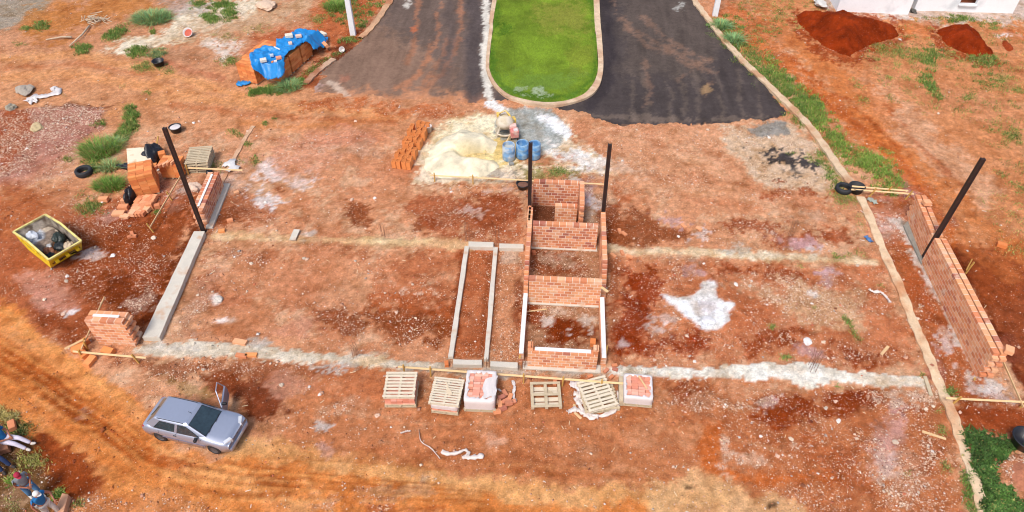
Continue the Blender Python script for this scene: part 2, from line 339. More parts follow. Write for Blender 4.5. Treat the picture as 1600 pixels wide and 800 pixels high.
# right of the block, front row
z('p',[(952,400),(1380,415),(1430,575),(960,560)],(200,122,86),.8,20,14,12,.35)
z('l',([(962,410),(962,560)],10),(166,100,70),.8,8,6,6,.4)
for e in [(985,500,22,62),(1000,540,42,14),(1010,455,30,30),(1085,540,22,16),(1100,525,12,10)]: z('e',e,(146,56,18),.9,16,14,14,.35)
for e in [(1145,425,32,11),(1235,430,34,13),(1275,440,20,10),(1180,545,26,14),(1225,530,42,20),(1340,552,54,14),(1045,425,24,8)]: z('e',e,(150,66,24),.88,12,14,14,.5)
z('e',(1085,425,20,7,20),(204,166,170),.7,8,8,8,.3); z('e',(1295,432,16,16,20),(206,172,176),.8,10,8,8,.3); z('e',(1265,548,26,12,20),(206,166,166),.7,10,10,10,.3); z('e',(1060,405,30,5),(184,150,136),.6)
z('e',(1280,475,75,34,12),(214,176,146),.85,24,18,14,.6); z('e',(1180,450,44,10,20),(206,166,140),.7,14,12,12,.9); z('e',(1270,460,12,5),Wt,.8,5,6,6)
z('e',(1170,490,50,22),(204,122,84),.7,16)
z('p',[(1036,460),(1062,463),(1082,462),(1096,450),(1100,438),(1118,440),(1120,460),(1132,470),(1156,472),(1138,486),(1138,500),(1126,512),(1106,517),(1088,506),(1066,488),(1046,472)],(250,250,250),1,5,4,3,0,.03)
z('e',(1105,480,16,12),(226,218,226),.6,10,4,6); z('e',(1108,500,8,6),(206,206,212),.7,4,5,8); z('e',(1035,495,9,9),(222,208,202),.5,5,8,18,.4); z('e',(1025,512,8,4),Wt,.35,4,6,10); z('e',(974,538,6,3),(220,214,214),.5,4,5,6)
# below the front trench, right side
for e in [(1080,622,26,14),(1232,632,46,20),(1215,650,26,10),(1302,620,30,10),(1345,628,32,16),(1290,640,12,8),(1415,640,20,10)]: z('e',e,(146,62,22),.9,14,14,14,.4)
z('p',[(1095,665),(1130,660),(1135,735),(1200,742),(1300,745),(1300,762),(1180,758),(1100,742)],(202,108,50),.85,16,12,10,.2); z('l',([(1240,700),(1320,715),(1300,735),(1360,760)],16),(176,92,50),.6,20,16,14,.5)
z('p',[(1020,745),(1110,745),(1160,765),(1250,780),(1300,820),(1020,820)],(232,190,148),.75,20,14,12,.25)
for e in [(1135,680,6,14),(1138,715,7,16),(1180,720,14,6),(1240,695,6,8)]: z('e',e,(226,192,174),.6,8,10,12,.8)
z('e',(1385,690,22,60,20),(208,168,168),.6,22,20,16,.5); z('e',(1420,745,40,45),(206,156,134),.6,20,18,18,.9); z('e',(1380,740,26,20),(222,200,194),.4,14,14,16,.9)
z('e',(1455,720,22,24),(160,88,54),.7,14,14,14,.8); z('e',(1440,620,40,12),(206,176,158),.7,12,12,14,.9); z('e',(1200,610,60,6),(222,168,138),.5)
z('e',(1105,625,50,10),(214,170,140),.4,14,12,14,.8); z('e',(1208,628,9,4),(236,226,226),.35,5,8,12,.8)
for q in [(1205,788),(1078,762),(1258,785)]: z('e',q+(6,3),(90,66,50),.9,3,4,5)
# strip between the buried kerb and the long wall, and beyond the wall
z('p',[(1350,305),(1420,300),(1460,400),(1545,600),(1600,640),(1600,665),(1520,665),(1495,640),(1440,520),(1380,380)],(176,98,58),.95,12,12,10,.3)
z('p',[(1350,318),(1412,318),(1432,372),(1400,385),(1368,372)],(200,136,116),.8,14,12,12,.5); z('e',(1400,352,26,12),(214,190,182),.5,10,12,14,.5); z('e',(1380,312,10,4),(226,222,216),.8)
z('e',(1392,305,46,8),(188,110,92),.8,10,8,8,.4); z('l',([(1418,292),(1440,300),(1452,330),(1480,350)],11),(184,140,146),.85,8,10,10,.7)
z('l',([(1405,345),(1432,400),(1470,470),(1500,540),(1520,592)],6),(222,212,202),.8,6,7,9,.2); z('l',([(1412,345),(1440,400)],4),(120,116,108),.6,4,4,5)
z('l',([(1470,520),(1495,560),(1530,600),(1580,618)],9),(214,196,190),.7,10,12,12,.4); z('e',(1550,600,14,8),(222,214,208),.8,6,8,8); z('e',(1540,632,16,4),(232,222,212),.7,4,6,8)
z('e',(1445,470,14,40,-25),(166,80,38),.6,12); z('e',(1470,570,16,22),(188,130,126),.6,12,12,14,.5); z('e',(1400,400,12,8),(150,76,36),.6)
z('p',[(1468,385),(1520,370),(1700,400),(1700,680),(1600,640),(1575,560),(1520,460)],(146,70,34),.92,20,16,10,.12)
z('l',([(1490,395),(1530,470),(1580,560),(1600,600)],8),(104,40,18),.8,12,10,8,.05); z('e',(1575,545,22,24),(150,84,66),.6,16); z('e',(1560,440,40,40),(166,84,42),.5,30)  # darkest stroke is shade of the long wall painted over the dark soil
z('p',[(1500,632),(1620,632),(1620,690),(1540,675),(1510,665)],(158,76,40),.9,10,10,8,.2)
# slope on the far right
z('l',([(1190,75),(1260,130),(1320,180),(1390,230),(1440,290),(1480,370)],14),(212,112,46),.75,16,12,10,.25)
z('l',([(1330,170),(1400,215),(1460,270),(1520,330),(1600,400)],14),(216,134,80),.6,24,16,12,.1)
z('l',([(1360,130),(1410,180),(1450,220),(1540,300)],22),(228,184,160),.65,24,16,12,.05); z('l',([(1340,110),(1420,140),(1500,160),(1600,190)],20),(218,156,122),.5,30,20,14)
z('l',([(1240,60),(1290,110),(1330,140),(1380,160)],18),(210,122,62),.6,20,14,12)
z('l',([(1440,310),(1500,370),(1580,430)],14),(200,120,72),.5,20)
for pts in [[(1200,95),(1300,165),(1400,240),(1450,310)],[(1225,85),(1330,165),(1420,240)],[(1380,160),(1440,230),(1500,290)],[(1300,200),(1380,260),(1440,330)]]: z('l',(pts,2.2),(176,86,40),.6,5,8,6)
z('e',(1150,40,40,34),(204,108,56),.7,24,16,14); z('e',(1200,60,40,40),(198,122,76),.5,24)
z('p',[(1270,-40),(1700,-40),(1700,28),(1560,34),(1440,40),(1370,30),(1290,22)],(214,196,184),.9,12,12,10,.15); z('e',(1575,55,12,4),Wt,.9,4,6,6); z('e',(1380,32,40,5),(226,218,212),.7)
z('e',(1330,50,60,30),(196,88,40),.6,20); z('l',([(1405,48),(1450,45)],8),(208,118,66),.7,10); z('e',(1590,52,20,6),(206,116,66),.7)
z('l',([(1280,60),(1335,100),(1370,125)],10),(214,134,80),.5,12)
# the filled trenches
z('p',[(205,545),(262,535),(300,534),(360,540),(430,542),(520,552),(620,560),(700,568),(700,582),(560,574),(430,560),(340,558),(250,560),(205,556)],(224,210,188),1,2,7,6,.12,.03)
z('e',(405,535,14,6),(206,196,184),.8,4,5,6); z('e',(555,560,45,8),(206,190,172),.6,8,8,10,.3); z('e',(535,572,18,6),(196,186,176),.8,6,8,10); z('e',(585,565,30,7),(232,204,170),.8,5,6,6); z('l',([(230,540),(300,548)],6),(214,206,196),.6,6,6,8)
z('l',([(700,574),(830,582),(960,580)],7),(198,182,164),.8,6,6,8,.3); z('l',([(830,576),(940,580)],4),(190,184,174),.9,4,4,5)
z('p',[(950,572),(1100,576),(1190,570),(1250,568),(1320,578),(1440,586),(1445,606),(1300,600),(1265,606),(1240,598),(1100,590),(950,590)],(242,236,222),1,2,7,6,.03,.03); z('e',(1245,583,46,9),(248,244,234),.8,6,6,5)
z('e',(985,582,22,7),(206,190,166),.8,6,8,10,.6); z('l',([(1340,588),(1440,598)],7),(232,208,178),.6,6,6,6)
z('l',([(340,366),(400,370),(470,373),(560,376),(640,380),(735,384)],5),(226,188,150),.85,5,6,6,.2,.02); z('e',(612,378,44,7),(236,208,168),.9,6,6,6,0,.02); z('e',(480,366,12,5),(206,196,186),.7); z('l',([(330,370),(460,374)],3),(236,206,170),.7,4,5,5)
z('l',([(400,378),(560,384),(640,386)],1.4),(140,80,50),.5,3,4,4)
z('l',([(945,389),(1040,394),(1130,398),(1200,402),(1290,405),(1368,411)],5),(236,212,180),.95,5,6,5,.1,.02); z('e',(1215,400,70,7,3),(244,228,200),.9,5,5,5); z('e',(1150,390,12,5),(206,200,190),.6); z('e',(1285,398,14,5),(206,200,190),.6)
# earth island in the corner plants, by the people
z('e',(1592,738,30,26),(200,134,104),.95,8,8,6,.9,.08)
z('p',[(-200,640),(30,650),(60,690),(70,740),(90,780),(90,900),(-200,900)],(112,84,56),.95,12,14,12,.3); z('e',(20,770,24,20),(176,144,120),.7,12,12,12,.4); z('l',([(60,690),(72,740),(100,780)],10),(132,62,30),.8,12,12,10)
z('e',(10,650,18,10),(196,170,140),.5)
for o_ in ([(1244,26),(1258,54),(1282,74),(1306,86),(1328,94),(1350,84),(1380,72),(1410,60)],[(1466,52),(1480,76),(1505,86),(1530,95),(1556,90)],[(1290,22),(1340,30),(1400,44)]): z('l',(o_,7),(160,70,30),.85,6,10,10,.3)
ZONES = Z
def soil(X, Y):
    f = Field(X, Y); n = len(X)
    rgb = np.empty((n, 3)); rgb[:] = lin(P); peb = np.full(n, .2); dz = np.zeros(n)
    t = fbm(X, Y, .35, 51, 4)[:, None]; rgb = rgb*(1-np.clip(t, 0, 1)*.6)+np.array(lin((176,92,54)))*np.clip(t, 0, 1)*.6
    t = np.clip(-fbm(X, Y, .45, 71, 4), 0, 1)[:, None]; rgb = rgb*(1-t)+np.array(lin(Lt))*t
    e = sstep(.14, .34, fbm(X, Y, 1.2, 121, 6)+.35*fbm(X, Y, 8, 123, 2))[:, None]*.4; rgb = rgb*(1-e)+np.array(lin((232, 200, 176)))*e
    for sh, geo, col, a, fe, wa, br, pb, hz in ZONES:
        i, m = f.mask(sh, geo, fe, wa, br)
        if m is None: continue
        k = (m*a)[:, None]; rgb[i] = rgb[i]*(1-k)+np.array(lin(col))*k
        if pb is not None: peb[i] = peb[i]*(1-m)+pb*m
        if hz: dz[i] += hz*m
    # mid-size mottling: clods, damp and dusty spots
    t = np.clip(fbm(X, Y, 2.2, 91, 5)*1.5, -1, 1)[:, None]
    dark = np.array([.74, .64, .54]); lig = np.array([1.12, 1.16, 1.22])
    rgb = rgb*np.where(t > 0, 1-(1-dark)*t, 1-(lig-1)*t)
    e = sstep(.16, .30, fbm(X, Y, .9, 111, 6)+.35*fbm(X, Y, 9, 113, 2))[:, None]*.36; rgb = rgb*(1-e)+rgb*np.array([.62, .48, .36])*e   # damp turned soil
    e = sstep(.14, .34, fbm(X, Y, 1.2, 121, 6)+.35*fbm(X, Y, 8, 123, 2))[:, None]*.2*sstep(.12, .3, rgb.mean(1))[:, None]; rgb = rgb*(1-e)+(rgb*.5+np.array(lin((230, 200, 174)))*.5)*e   # dust
    sa = (rgb.max(1)-rgb.min(1))/(rgb.max(1)+1e-6); sa = sstep(.35, .62, sa)[:, None]; rgb = rgb*(1-sa*(1-np.array([.98, .91, .76])))
    t = fbm(X, Y, 7, 131, 3)[:, None]; rgb = rgb*(1-.2*t)
    peb = np.clip(peb*(1+1.5*fbm(X, Y, 1.1, 101, 4)), 0, 1.2)
    return np.clip(rgb, 0, .95), peb, dz
def height(X, Y, dz=None):
    h = .035*fbm(X, Y, .5, 41, 3)+.022*fbm(X, Y, 3.1, 43, 3)+.012*fbm(X, Y, 8, 47, 2)-.02
    return h if dz is None else h+dz

def grid_mesh(name, xs, ys, zfun, material, keep=None, colfun=None):
    X, Y = np.meshgrid(xs, ys); X = X.ravel(); Y = Y.ravel(); nx, ny = len(xs), len(ys)
    rgb, peb, dz = colfun(X, Y); Zv = zfun(X, Y, dz)
    j, i = np.meshgrid(np.arange(nx-1), np.arange(ny-1)); a = (i*nx+j).ravel()
    q = np.stack([a, a+1, a+nx+1, a+nx], 1)
    if keep is not None:
        k = keep(X, Y); q = q[k[q].all(1)]
    used = np.unique(q); rm = np.full(len(X), -1); rm[used] = np.arange(len(used)); q = rm[q]; X, Y, Zv, rgb, peb = X[used], Y[used], Zv[used], rgb[used], peb[used]
    me = bpy.data.meshes.new(name); me.vertices.add(len(X)); me.vertices.foreach_set('co', np.stack([X, Y, Zv], 1).astype(np.float32).ravel())
    me.loops.add(q.size); me.loops.foreach_set('vertex_index', q.ravel().astype(np.int32)); me.polygons.add(len(q))
    me.polygons.foreach_set('loop_start', (np.arange(len(q))*4).astype(np.int32)); me.polygons.foreach_set('use_smooth', np.ones(len(q), bool))
    at = me.color_attributes.new('Col', 'FLOAT_COLOR', 'POINT'); at.data.foreach_set('color', np.concatenate([rgb, peb[:, None]], 1).astype(np.float32).ravel())
    me.update(calc_edges=True); me.materials.append(material); o = bpy.data.objects.new(name, me); COL.objects.link(o); return o

def soil_material(name, spk=1.0, rough=.95, bumpd=.05, grain=1.0, clod=1.0):
    m = bpy.data.materials.new(name); m.use_nodes = True; t = m.node_tree; L = t.links.new; b = t.nodes['Principled BSDF']
    tc = N(t, 'ShaderNodeTexCoord').outputs['Object']; at = N(t, 'ShaderNodeAttribute', attribute_name='Col')
    def noise(s, d=5.0): n = N(t, 'ShaderNodeTexNoise', i_Scale=s, i_Detail=d, i_Roughness=.65); L(tc, n.inputs['Vector']); return n.outputs[0]
    def rng(x, a, b_, c, d): r = N(t, 'ShaderNodeMapRange'); L(x, r.inputs[0]); [setattr(r.inputs[i+1], 'default_value', v) for i, v in enumerate((a, b_, c, d))]; return r.outputs[0]
    def mul(x, y): q = N(t, 'ShaderNodeMath', operation='MULTIPLY'); L(x, q.inputs[0]); L(y, q.inputs[1]); return q.outputs[0]
    f1 = rng(noise(4), .3, .7, 1-.30*grain, 1+.26*grain); f2 = rng(noise(17), .3, .7, 1-.2*grain, 1+.2*grain); f3 = rng(noise(60, 2.0), .3, .7, 1-.2*grain, 1+.2*grain)
    sc = N(t, 'ShaderNodeVectorMath', operation='SCALE'); L(at.outputs['Color'], sc.inputs[0]); L(mul(mul(f1, f2), f3), sc.inputs['Scale'])
    col = sc.outputs[0]
    # small stones and grit, more where the soil is stony
    for s, base, k, c in ((10, .05, .26, (246,222,196)), (21, .08, .26, (236,200,172)), (14, .10, .14, (110,56,32))):
        vo = N(t, 'ShaderNodeTexVoronoi', i_Scale=s); L(tc, vo.inputs['Vector'])
        th = N(t, 'ShaderNodeMath', operation='MULTIPLY_ADD'); L(at.outputs['Alpha'], th.inputs[0]); th.inputs[1].default_value = k*spk; th.inputs[2].default_value = base*spk
        pk = rng(vo.outputs['Color'], 0, 1, 0, 1); lt = N(t, 'ShaderNodeMath', operation='LESS_THAN'); L(vo.outputs['Distance'], lt.inputs[0]); 
        sz = mul(th.outputs[0], rng(pk, 0, 1, .2, 1.7)); L(sz, lt.inputs[1])
        mx = N(t, 'ShaderNodeMix', data_type='RGBA'); L(rng(lt.outputs[0], 0, 1, 0, .75), mx.inputs[0]); L(col, mx.inputs[6]); mx.inputs[7].default_value = lin(c)+(1,); col = mx.outputs[2]
    L(col, b.inputs['Base Color']); b.inputs['Roughness'].default_value = rough; b.inputs['Specular IOR Level'].default_value = .06
    h = N(t, 'ShaderNodeMath', operation='ADD'); L(noise(9, 8.0), h.inputs[0]); L(noise(40, 4.0), h.inputs[1])
    bp = N(t, 'ShaderNodeBump'); bp.inputs['Strength'].default_value = .8*clod; bp.inputs['Distance'].default_value = bumpd; L(h.outputs[0], bp.inputs['Height']); L(bp.outputs[0], b.inputs['Normal'])
    return m
# ------------------------------------------------------------ ground: one sheet out to the horizon
def spread(a, b, step, far, g=1.25):
    c = list(np.arange(a, b, step)); s = step
    while c[-1] < far: s *= g; c.append(c[-1]+s)
    s = step; l = []; v = a
    while v > -far: s *= g; v -= s; l.append(v)
    return np.array(l[::-1]+c)
ys = [5.0]
while ys[-1] < 50: ys.append(ys[-1]+.055+.0022*ys[-1])
s = .2; up = []; v = ys[-1]
while v < 1500: s *= 1.25; v += s; up.append(v)
s = .1; dn = []; v = ys[0]
while v > -1500: s *= 1.3; v -= s; dn.append(v)
YS = np.array(dn[::-1]+ys+up); XS = spread(-38, 33, .1, 1500)
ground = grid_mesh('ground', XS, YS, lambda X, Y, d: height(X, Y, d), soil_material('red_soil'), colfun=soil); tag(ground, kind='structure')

def curve(pts, n=6):
    out = []; P_ = [Vector(p) for p in pts]
    for i in range(len(P_)-1):
        p0, p1, p2, p3 = P_[max(i-1, 0)], P_[i], P_[i+1], P_[min(i+2, len(P_)-1)]
        for k in range(n):
            t = k/n; out.append(.5*((2*p1)+(p2-p0)*t+(2*p0-5*p1+4*p2-p3)*t*t+(3*p1-p0-3*p2+p3)*t**3))
    return out+[P_[-1]]
# median kerb and lawn
outer = [(-4.35,75,0)]+[tuple(G(*p)) for p in [(771,-5),(765,45),(759.5,95),(762,118),(775,141),(800,158),(852,168),(900,162),(931,145),(942,112),(940,60),(936,0)]]+[(2.65,75,0)]
inner = [(-4.05,75,0)]+[tuple(G(*p,.13)) for p in [(777,-5),(770,45),(764.5,95),(768,118),(783,139),(806,152),(852,160),(893,155),(920,140),(934,110),(932,60),(927.5,0)]]+[(2.3,75,0)]
oc = curve(outer, 8); ic = curve(inner, 8)
lc = soil_material('kerb_concrete_dusty', .25, .9, .02, .5)
def kerbcol(a, b, fr=.5):
    def f(X, Y):
        t = sstep(-.25, .35, fbm(X, Y, 1.3, 5, 4)+fr-.5)[:, None]; return np.array(lin(a))*(1-t)+np.array(lin(b))*t, np.full(len(X), .1), np.zeros(len(X))
    return f
def kerb_mesh(name, left, right, h, colf, z0=-.05):
    """kerb stones between two ground lines; joints every metre show as thin gaps"""
    mb = MB(); n = len(left); acc = 0; jn = 0
    for i in range(n-1):
        a, b, c, d = left[i], right[i], right[i+1], left[i+1]
        hh = h(i) if callable(h) else h; h2 = h(i+1) if callable(h) else h
        vs = [(a.x, a.y, z0), (b.x, b.y, z0), (c.x, c.y, z0), (d.x, d.y, z0), (a.x, a.y, hh), (b.x, b.y, hh), (c.x, c.y, h2), (d.x, d.y, h2)]
        mb.add(vs, [(4, 5, 6, 7), (0, 1, 5, 4), (3, 7, 6, 2)] if i == 0 else [(4, 5, 6, 7), (0, 3, 7, 4), (1, 5, 6, 2)])
        if i == 0: mb.add(vs, [(0, 3, 7, 4), (1, 5, 6, 2)])
    me = bpy.data.meshes.new(name); me.from_pydata(mb.v, [], mb.f); bm = bmesh.new(); bm.from_mesh(me)
    bmesh.ops.remove_doubles(bm, verts=bm.verts, dist=.0005); bmesh.ops.subdivide_edges(bm, edges=[e for e in bm.edges if e.calc_length() > .25], cuts=3, use_grid_fill=True); bmesh.ops.recalc_face_normals(bm, faces=bm.faces); bm.to_mesh(me); bm.free()
    co = np.empty(len(me.vertices)*3, np.float32); me.vertices.foreach_get('co', co); co = co.reshape(-1, 3)
    co[:, 2] += .012*fbm(co[:, 0], co[:, 1], 4, 8, 2); co[:, 0] += .012*fbm(co[:, 0], co[:, 1], 3, 9, 2); me.vertices.foreach_set('co', co.ravel())
    rgb, peb, _ = colf(co[:, 0], co[:, 1]); at = me.color_attributes.new('Col', 'FLOAT_COLOR', 'POINT')
    at.data.foreach_set('color', np.concatenate([rgb, peb[:, None]], 1).astype(np.float32).ravel()); me.materials.append(lc)
    o = bpy.data.objects.new(name, me); COL.objects.link(o); return tag(o, kind='structure')
kerb_mesh('median_kerb', oc, ic, .15, kerbcol((226,200,170), (206,170,140)))
def side_kerb(pts, w0, hf, cf, name='kerb'):
    c = curve([G(*p) for p in pts], 6); L_, R_ = [], []
    for i, p in enumerate(c):
        d = (c[min(i+1, len(c)-1)]-c[max(i-1, 0)]).normalized(); nrm = Vector((-d.y, d.x, 0)); ww = w0*(1+.15*math.sin(i*1.7)) if w0 < .5 else w0
        L_.append(p+nrm*ww/2); R_.append(p-nrm*ww/2)
    return kerb_mesh(name, L_, R_, hf, cf)
side_kerb([(1066,-60),(1084,-1),(1093,14),(1104,29),(1117,46),(1132,66),(1147,82),(1162,99),(1186,121),(1211,146),(1240,174),(1266,202),(1291,236),(1311,266),(1331,290)], .36, .12, kerbcol((224,196,164), (206,160,124), .45))
side_kerb([(1344,308),(1362,348),(1386,405),(1410,460),(1431,512),(1451,560),(1472,610),(1490,655),(1508,705),(1525,760),(1545,830)], .34, lambda i: .035+.03*math.sin(i*.5), kerbcol((232,204,170), (210,156,116), .35))
side_kerb([(640,-60),(613,-2),(603,13),(590,33),(576,50),(563,61)], .38, .12, kerbcol((216,172,136), (188,130,96), .5))
side_kerb([(522,93),(507,104),(490,118),(478,132)], .36, .08, kerbcol((206,172,146), (176,120,90), .5))
side_kerb([(396,197),(386,211),(372,236),(360,258),(350,278),(343,292)], .2, .02, kerbcol((216,176,144), (202,144,108), .5))
# ------------------------------------------------------------ asphalt
RZ = []
def rz(*a): RZ.append(a)
D1=(86,76,78); D2=(120,104,98); DU=(176,138,116)
rz('p',[(400,-300),(775,-300),(775,190),(400,190)],(124,106,100),.9,20,14,10)
rz('p',[(450,60),(600,40),(700,100),(700,190),(450,190)],(166,132,114),.6,40,30,20); rz('l',([(480,152),(600,158),(760,165)],15),(212,150,116),.85,16,14,12); rz('l',([(740,-20),(742,60),(738,150)],13),(92,84,88),.8,14,8,6)
for p_,w_ in [([(688,-10),(684,60),(672,95),(640,125),(600,150)],2.5),([(722,0),(720,40),(712,80),(690,115),(655,145)],3.5),([(655,0),(650,60),(636,100)],3),([(700,60),(690,100),(660,130)],2),([(672,70),(668,100),(630,140)],3)]: rz('l',(p_,w_),(196,134,104),.55,6,8,5)
rz('l',([(700,-20),(706,70),(690,130)],8),(96,86,88),.5,10,10,6); rz('e',(647,46,5,6),(206,120,86),.8,3,3,3); rz('e',(536,122,8,6),(190,130,110),.7,5,6,5); rz('l',([(512,128),(545,150)],4),(226,204,190),.75,5,4,4); rz('e',(485,140,14,8),(196,176,180),.6); rz('e',(636,9,6,5),(236,230,226),.8,3,4,5)
rz('l',([(757,-20),(761,60),(757,110),(766,160)],6),(240,236,232),1,4,4,5)
rz('p',[(930,-300),(1200,-300),(1300,220),(860,230)],(84,76,78),.95,20,14,10); rz('l',([(948,-10),(950,90),(946,140),(920,165)],9),(66,60,66),.8,8,6,5)
rz('p',[(960,-20),(1090,-20),(1130,60),(1100,120),(980,120)],(108,96,92),.7,30,20,14)
for p_,w_ in [([(958,0),(966,25),(990,45),(1020,62),(1060,85),(1125,115)],2.2),([(1000,25),(1030,50),(1070,80),(1110,95)],2.5),([(975,40),(1010,70),(1040,80),(1080,105)],2),([(1010,165),(1016,150),(1010,100)],3),([(1062,125),(1085,105),(1110,92)],2),([(1100,145),(1115,125)],2.5)]: rz('l',(p_,w_),(160,126,110),.5,6,8,6)
rz('e',(1102,141,9,5,-25),(178,146,112),.8,4,4,4)
for x_ in (985,1006,1040,1062,1085,1120,1150,1180): rz('l',([(x_,110),(x_+6,150),(x_+8,200)],3),(124,110,104),.45,6,8,5)
rz('l',([(900,182),(1000,186),(1090,189),(1200,184)],3.5),(150,132,122),.4,5,8,6); rz('l',([(1090,196),(1160,194),(1220,183)],3),(50,46,50),.7,5,6,5); rz('e',(1060,12,6,3),(200,200,200),.7,3,4,5); rz('l',([(880,172),(940,190),(1010,205)],3),(62,56,58),.7,5,6,5)
rz('l',([(470,152),(560,160),(640,164),(700,166),(775,171)],7),(212,146,108),1,8,12,12)
rz('l',([(905,190),(960,206),(1060,201),(1140,201),(1230,188)],3),(196,150,124),.8,5,8,8)
def asphalt(X, Y):
    f = Field(X, Y); n = len(X); rgb = np.empty((n, 3)); rgb[:] = lin((100, 90, 90))
    for sh, geo, col, a, *r in RZ:
        i, m = f.mask(sh, geo, *r)
        if m is None: continue
        k = (m*a)[:, None]; rgb[i] = rgb[i]*(1-k)+np.array(lin(col))*k
    streak = fbm(X*3.2, Y*.35, 1.2, 61, 4)[:, None]*.5+fbm(X, Y, 1.1, 65, 4)[:, None]*.4
    rgb = rgb*(1-streak*.5)*.80*np.array([1, .98, .90])
    return rgb, np.full(n, .12), np.zeros(n)
RP = [(p.x, p.y) for p in [G(*q) for q in [(613,-2),(603,14),(590,34),(575,51),(560,68),(535,88),(510,106),(483,130),(470,144),(500,153),(560,157),(640,161),(700,163),(775,167),(800,166),(860,172),(890,178),(915,186),(945,198),(970,202),(995,200),(1020,198),(1060,197),(1100,200),(1140,198),(1180,192),(1225,186),(1242,180),(1186,122),(1147,83),(1117,47),(1093,15),(1082,-4)]]]+[(9.3,60),(9.5,130),(-11,130),(-11,60)]
def on_road(X, Y):
    d = poly_sd(X, Y, RP); nz = .4*fbm(X, Y, 1.1, 77, 6); return (d+np.where(Y < 33.6, nz, 0)) > 0
def road_h(X, Y, d):
    e = poly_sd(X, Y, RP); return np.where(Y < 34.2, -.05+.08*sstep(-.1, 1.0, e), .03)
rx = np.arange(-21, 16, .1); ry = [28.0]
while ry[-1] < 48: ry.append(ry[-1]+.12)
while ry[-1] < 125: ry.append(ry[-1]+1.0)
road = grid_mesh('road', rx, np.array(ry), road_h, soil_material('asphalt', .35, .85, .012, .55), keep=on_road, colfun=asphalt); tag(road, kind='structure')
tape = MB()
for k in range(150):   # cement dust spilled along the median kerb keeps to the road surface
    pass
# ------------------------------------------------------------ grass
def blades(name, X, Y, Zb, H, colr, wid=.02, lean=.5, material=None, dirs=None):
    n = len(X); az = RNG.uniform(0, 2*math.pi, n) if dirs is None else dirs; ln = np.abs(RNG.normal(0, lean, n))+.05; H = H*RNG.uniform(.6, 1.15, n)
    dx, dy = np.cos(az), np.sin(az); sx, sy = -dy, dx; W_ = wid*RNG.uniform(.7, 1.3, n)
    def pt(t, s):
        off = ln*H*t*t; return np.stack([X+dx*off+sx*s, Y+dy*off+sy*s, Zb+H*t*(1-.25*t*ln)], 1)
    V_ = np.stack([pt(0, -W_/2), pt(0, W_/2), pt(.55, W_/2.6), pt(.55, -W_/2.6), pt(1, 0*W_)], 1).reshape(-1, 3)
    b = np.arange(n)*5; me = bpy.data.meshes.new(name); me.vertices.add(n*5); me.vertices.foreach_set('co', V_.astype(np.float32).ravel())
    lp = np.stack([b, b+1, b+2, b+3, b+3, b+2, b+4], 1).ravel(); me.loops.add(n*7); me.loops.foreach_set('vertex_index', lp.astype(np.int32))
    me.polygons.add(n*2); st = np.stack([np.arange(n)*7, np.arange(n)*7+4], 1).ravel(); me.polygons.foreach_set('loop_start', st.astype(np.int32))
    at = me.color_attributes.new('Col', 'FLOAT_COLOR', 'POINT'); c = np.repeat(np.concatenate([colr, np.ones((n, 1))], 1), 5, 0); at.data.foreach_set('color', c.astype(np.float32).ravel())
    me.update(calc_edges=True); me.materials.append(material or GRASS); o = bpy.data.objects.new(name, me); COL.objects.link(o); return o
def grass_material():
    m = bpy.data.materials.new('grass_blades'); m.use_nodes = True; t = m.node_tree; b = t.nodes['Principled BSDF']; at = N(t, 'ShaderNodeAttribute', attribute_name='Col')
    t.links.new(at.outputs['Color'], b.inputs['Base Color']); b.inputs['Roughness'].default_value = .6; b.inputs['Specular IOR Level'].default_value = .25
    tr = N(t, 'ShaderNodeBsdfTranslucent'); t.links.new(at.outputs['Color'], tr.inputs[0]); mx = N(t, 'ShaderNodeMixShader'); mx.inputs[0].default_value = .25
    t.links.new(b.outputs[0], mx.inputs[1]); t.links.new(tr.outputs[0], mx.inputs[2]); t.links.new(mx.outputs[0], t.nodes['Material Output'].inputs[0]); return m
GRASS = grass_material()
def gcol(n, base, spread_=.25, dry=.1):
    g = np.array([lin(base)])*RNG.uniform(1-spread_, 1+spread_, (n, 1))*RNG.uniform(.9, 1.1, (n, 3)); k = RNG.uniform(0, 1, n) < dry
    g[k] = np.array(lin((196,180,110)))*RNG.uniform(.7, 1.2, (k.sum(), 1)); return g
GR=(118,150,70); GD=(96,132,66); GB=(138,168,74); GY=(164,164,100); GS=(134,166,112)
# median lawn
lp_ = [(p.x, p.y) for p in ic]
LZ = lambda X, Y: .115+.012*fbm(X, Y, .8, 5, 3)
def lawncol(X, Y):
    f = Field(X, Y); n = len(X); base = np.array(lin((142,170,56))); rgb = np.empty((n, 3)); rgb[:] = base
    t = np.clip(fbm(X, Y, .5, 15, 4)*1.3, -1, 1)[:, None]; rgb = rgb*(1+.2*t)
    t = np.clip(fbm(X, Y, 1.1, 17, 5)*1.8, -1, 1)[:, None]; rgb = rgb*(1+.22*t)
    for sh, geo, col, a, *r in [('l',([(774,-10),(768,60),(768,110),(782,136),(806,150),(852,157),(895,151),(920,136),(931,110),(929,60),(925,-10)],5),(96,142,42),.8,10,8,6),('e',(884,28,40,22),(178,174,84),.6,20,20,20),('e',(905,95,18,24),(168,172,70),.45,14,14,14),('e',(846,134,60,16),(140,176,80),.6,16,16,16),('e',(786,50,12,10),(74,124,30),.6,8,10,10),('l',([(808,145),(860,150)],2),(214,222,200),.5,4,6,10),('e',(840,75,40,30),(150,180,60),.35,20,20,20),('e',(842,145,5,3),(210,224,200),.5,3,4,8)]:
        i, m = f.mask(sh, geo, *r)
        if m is None: continue
        k = (m*a)[:, None]; rgb[i] = rgb[i]*(1-k)+np.array(lin(col))*k
    return rgb, np.zeros(n), np.zeros(n)
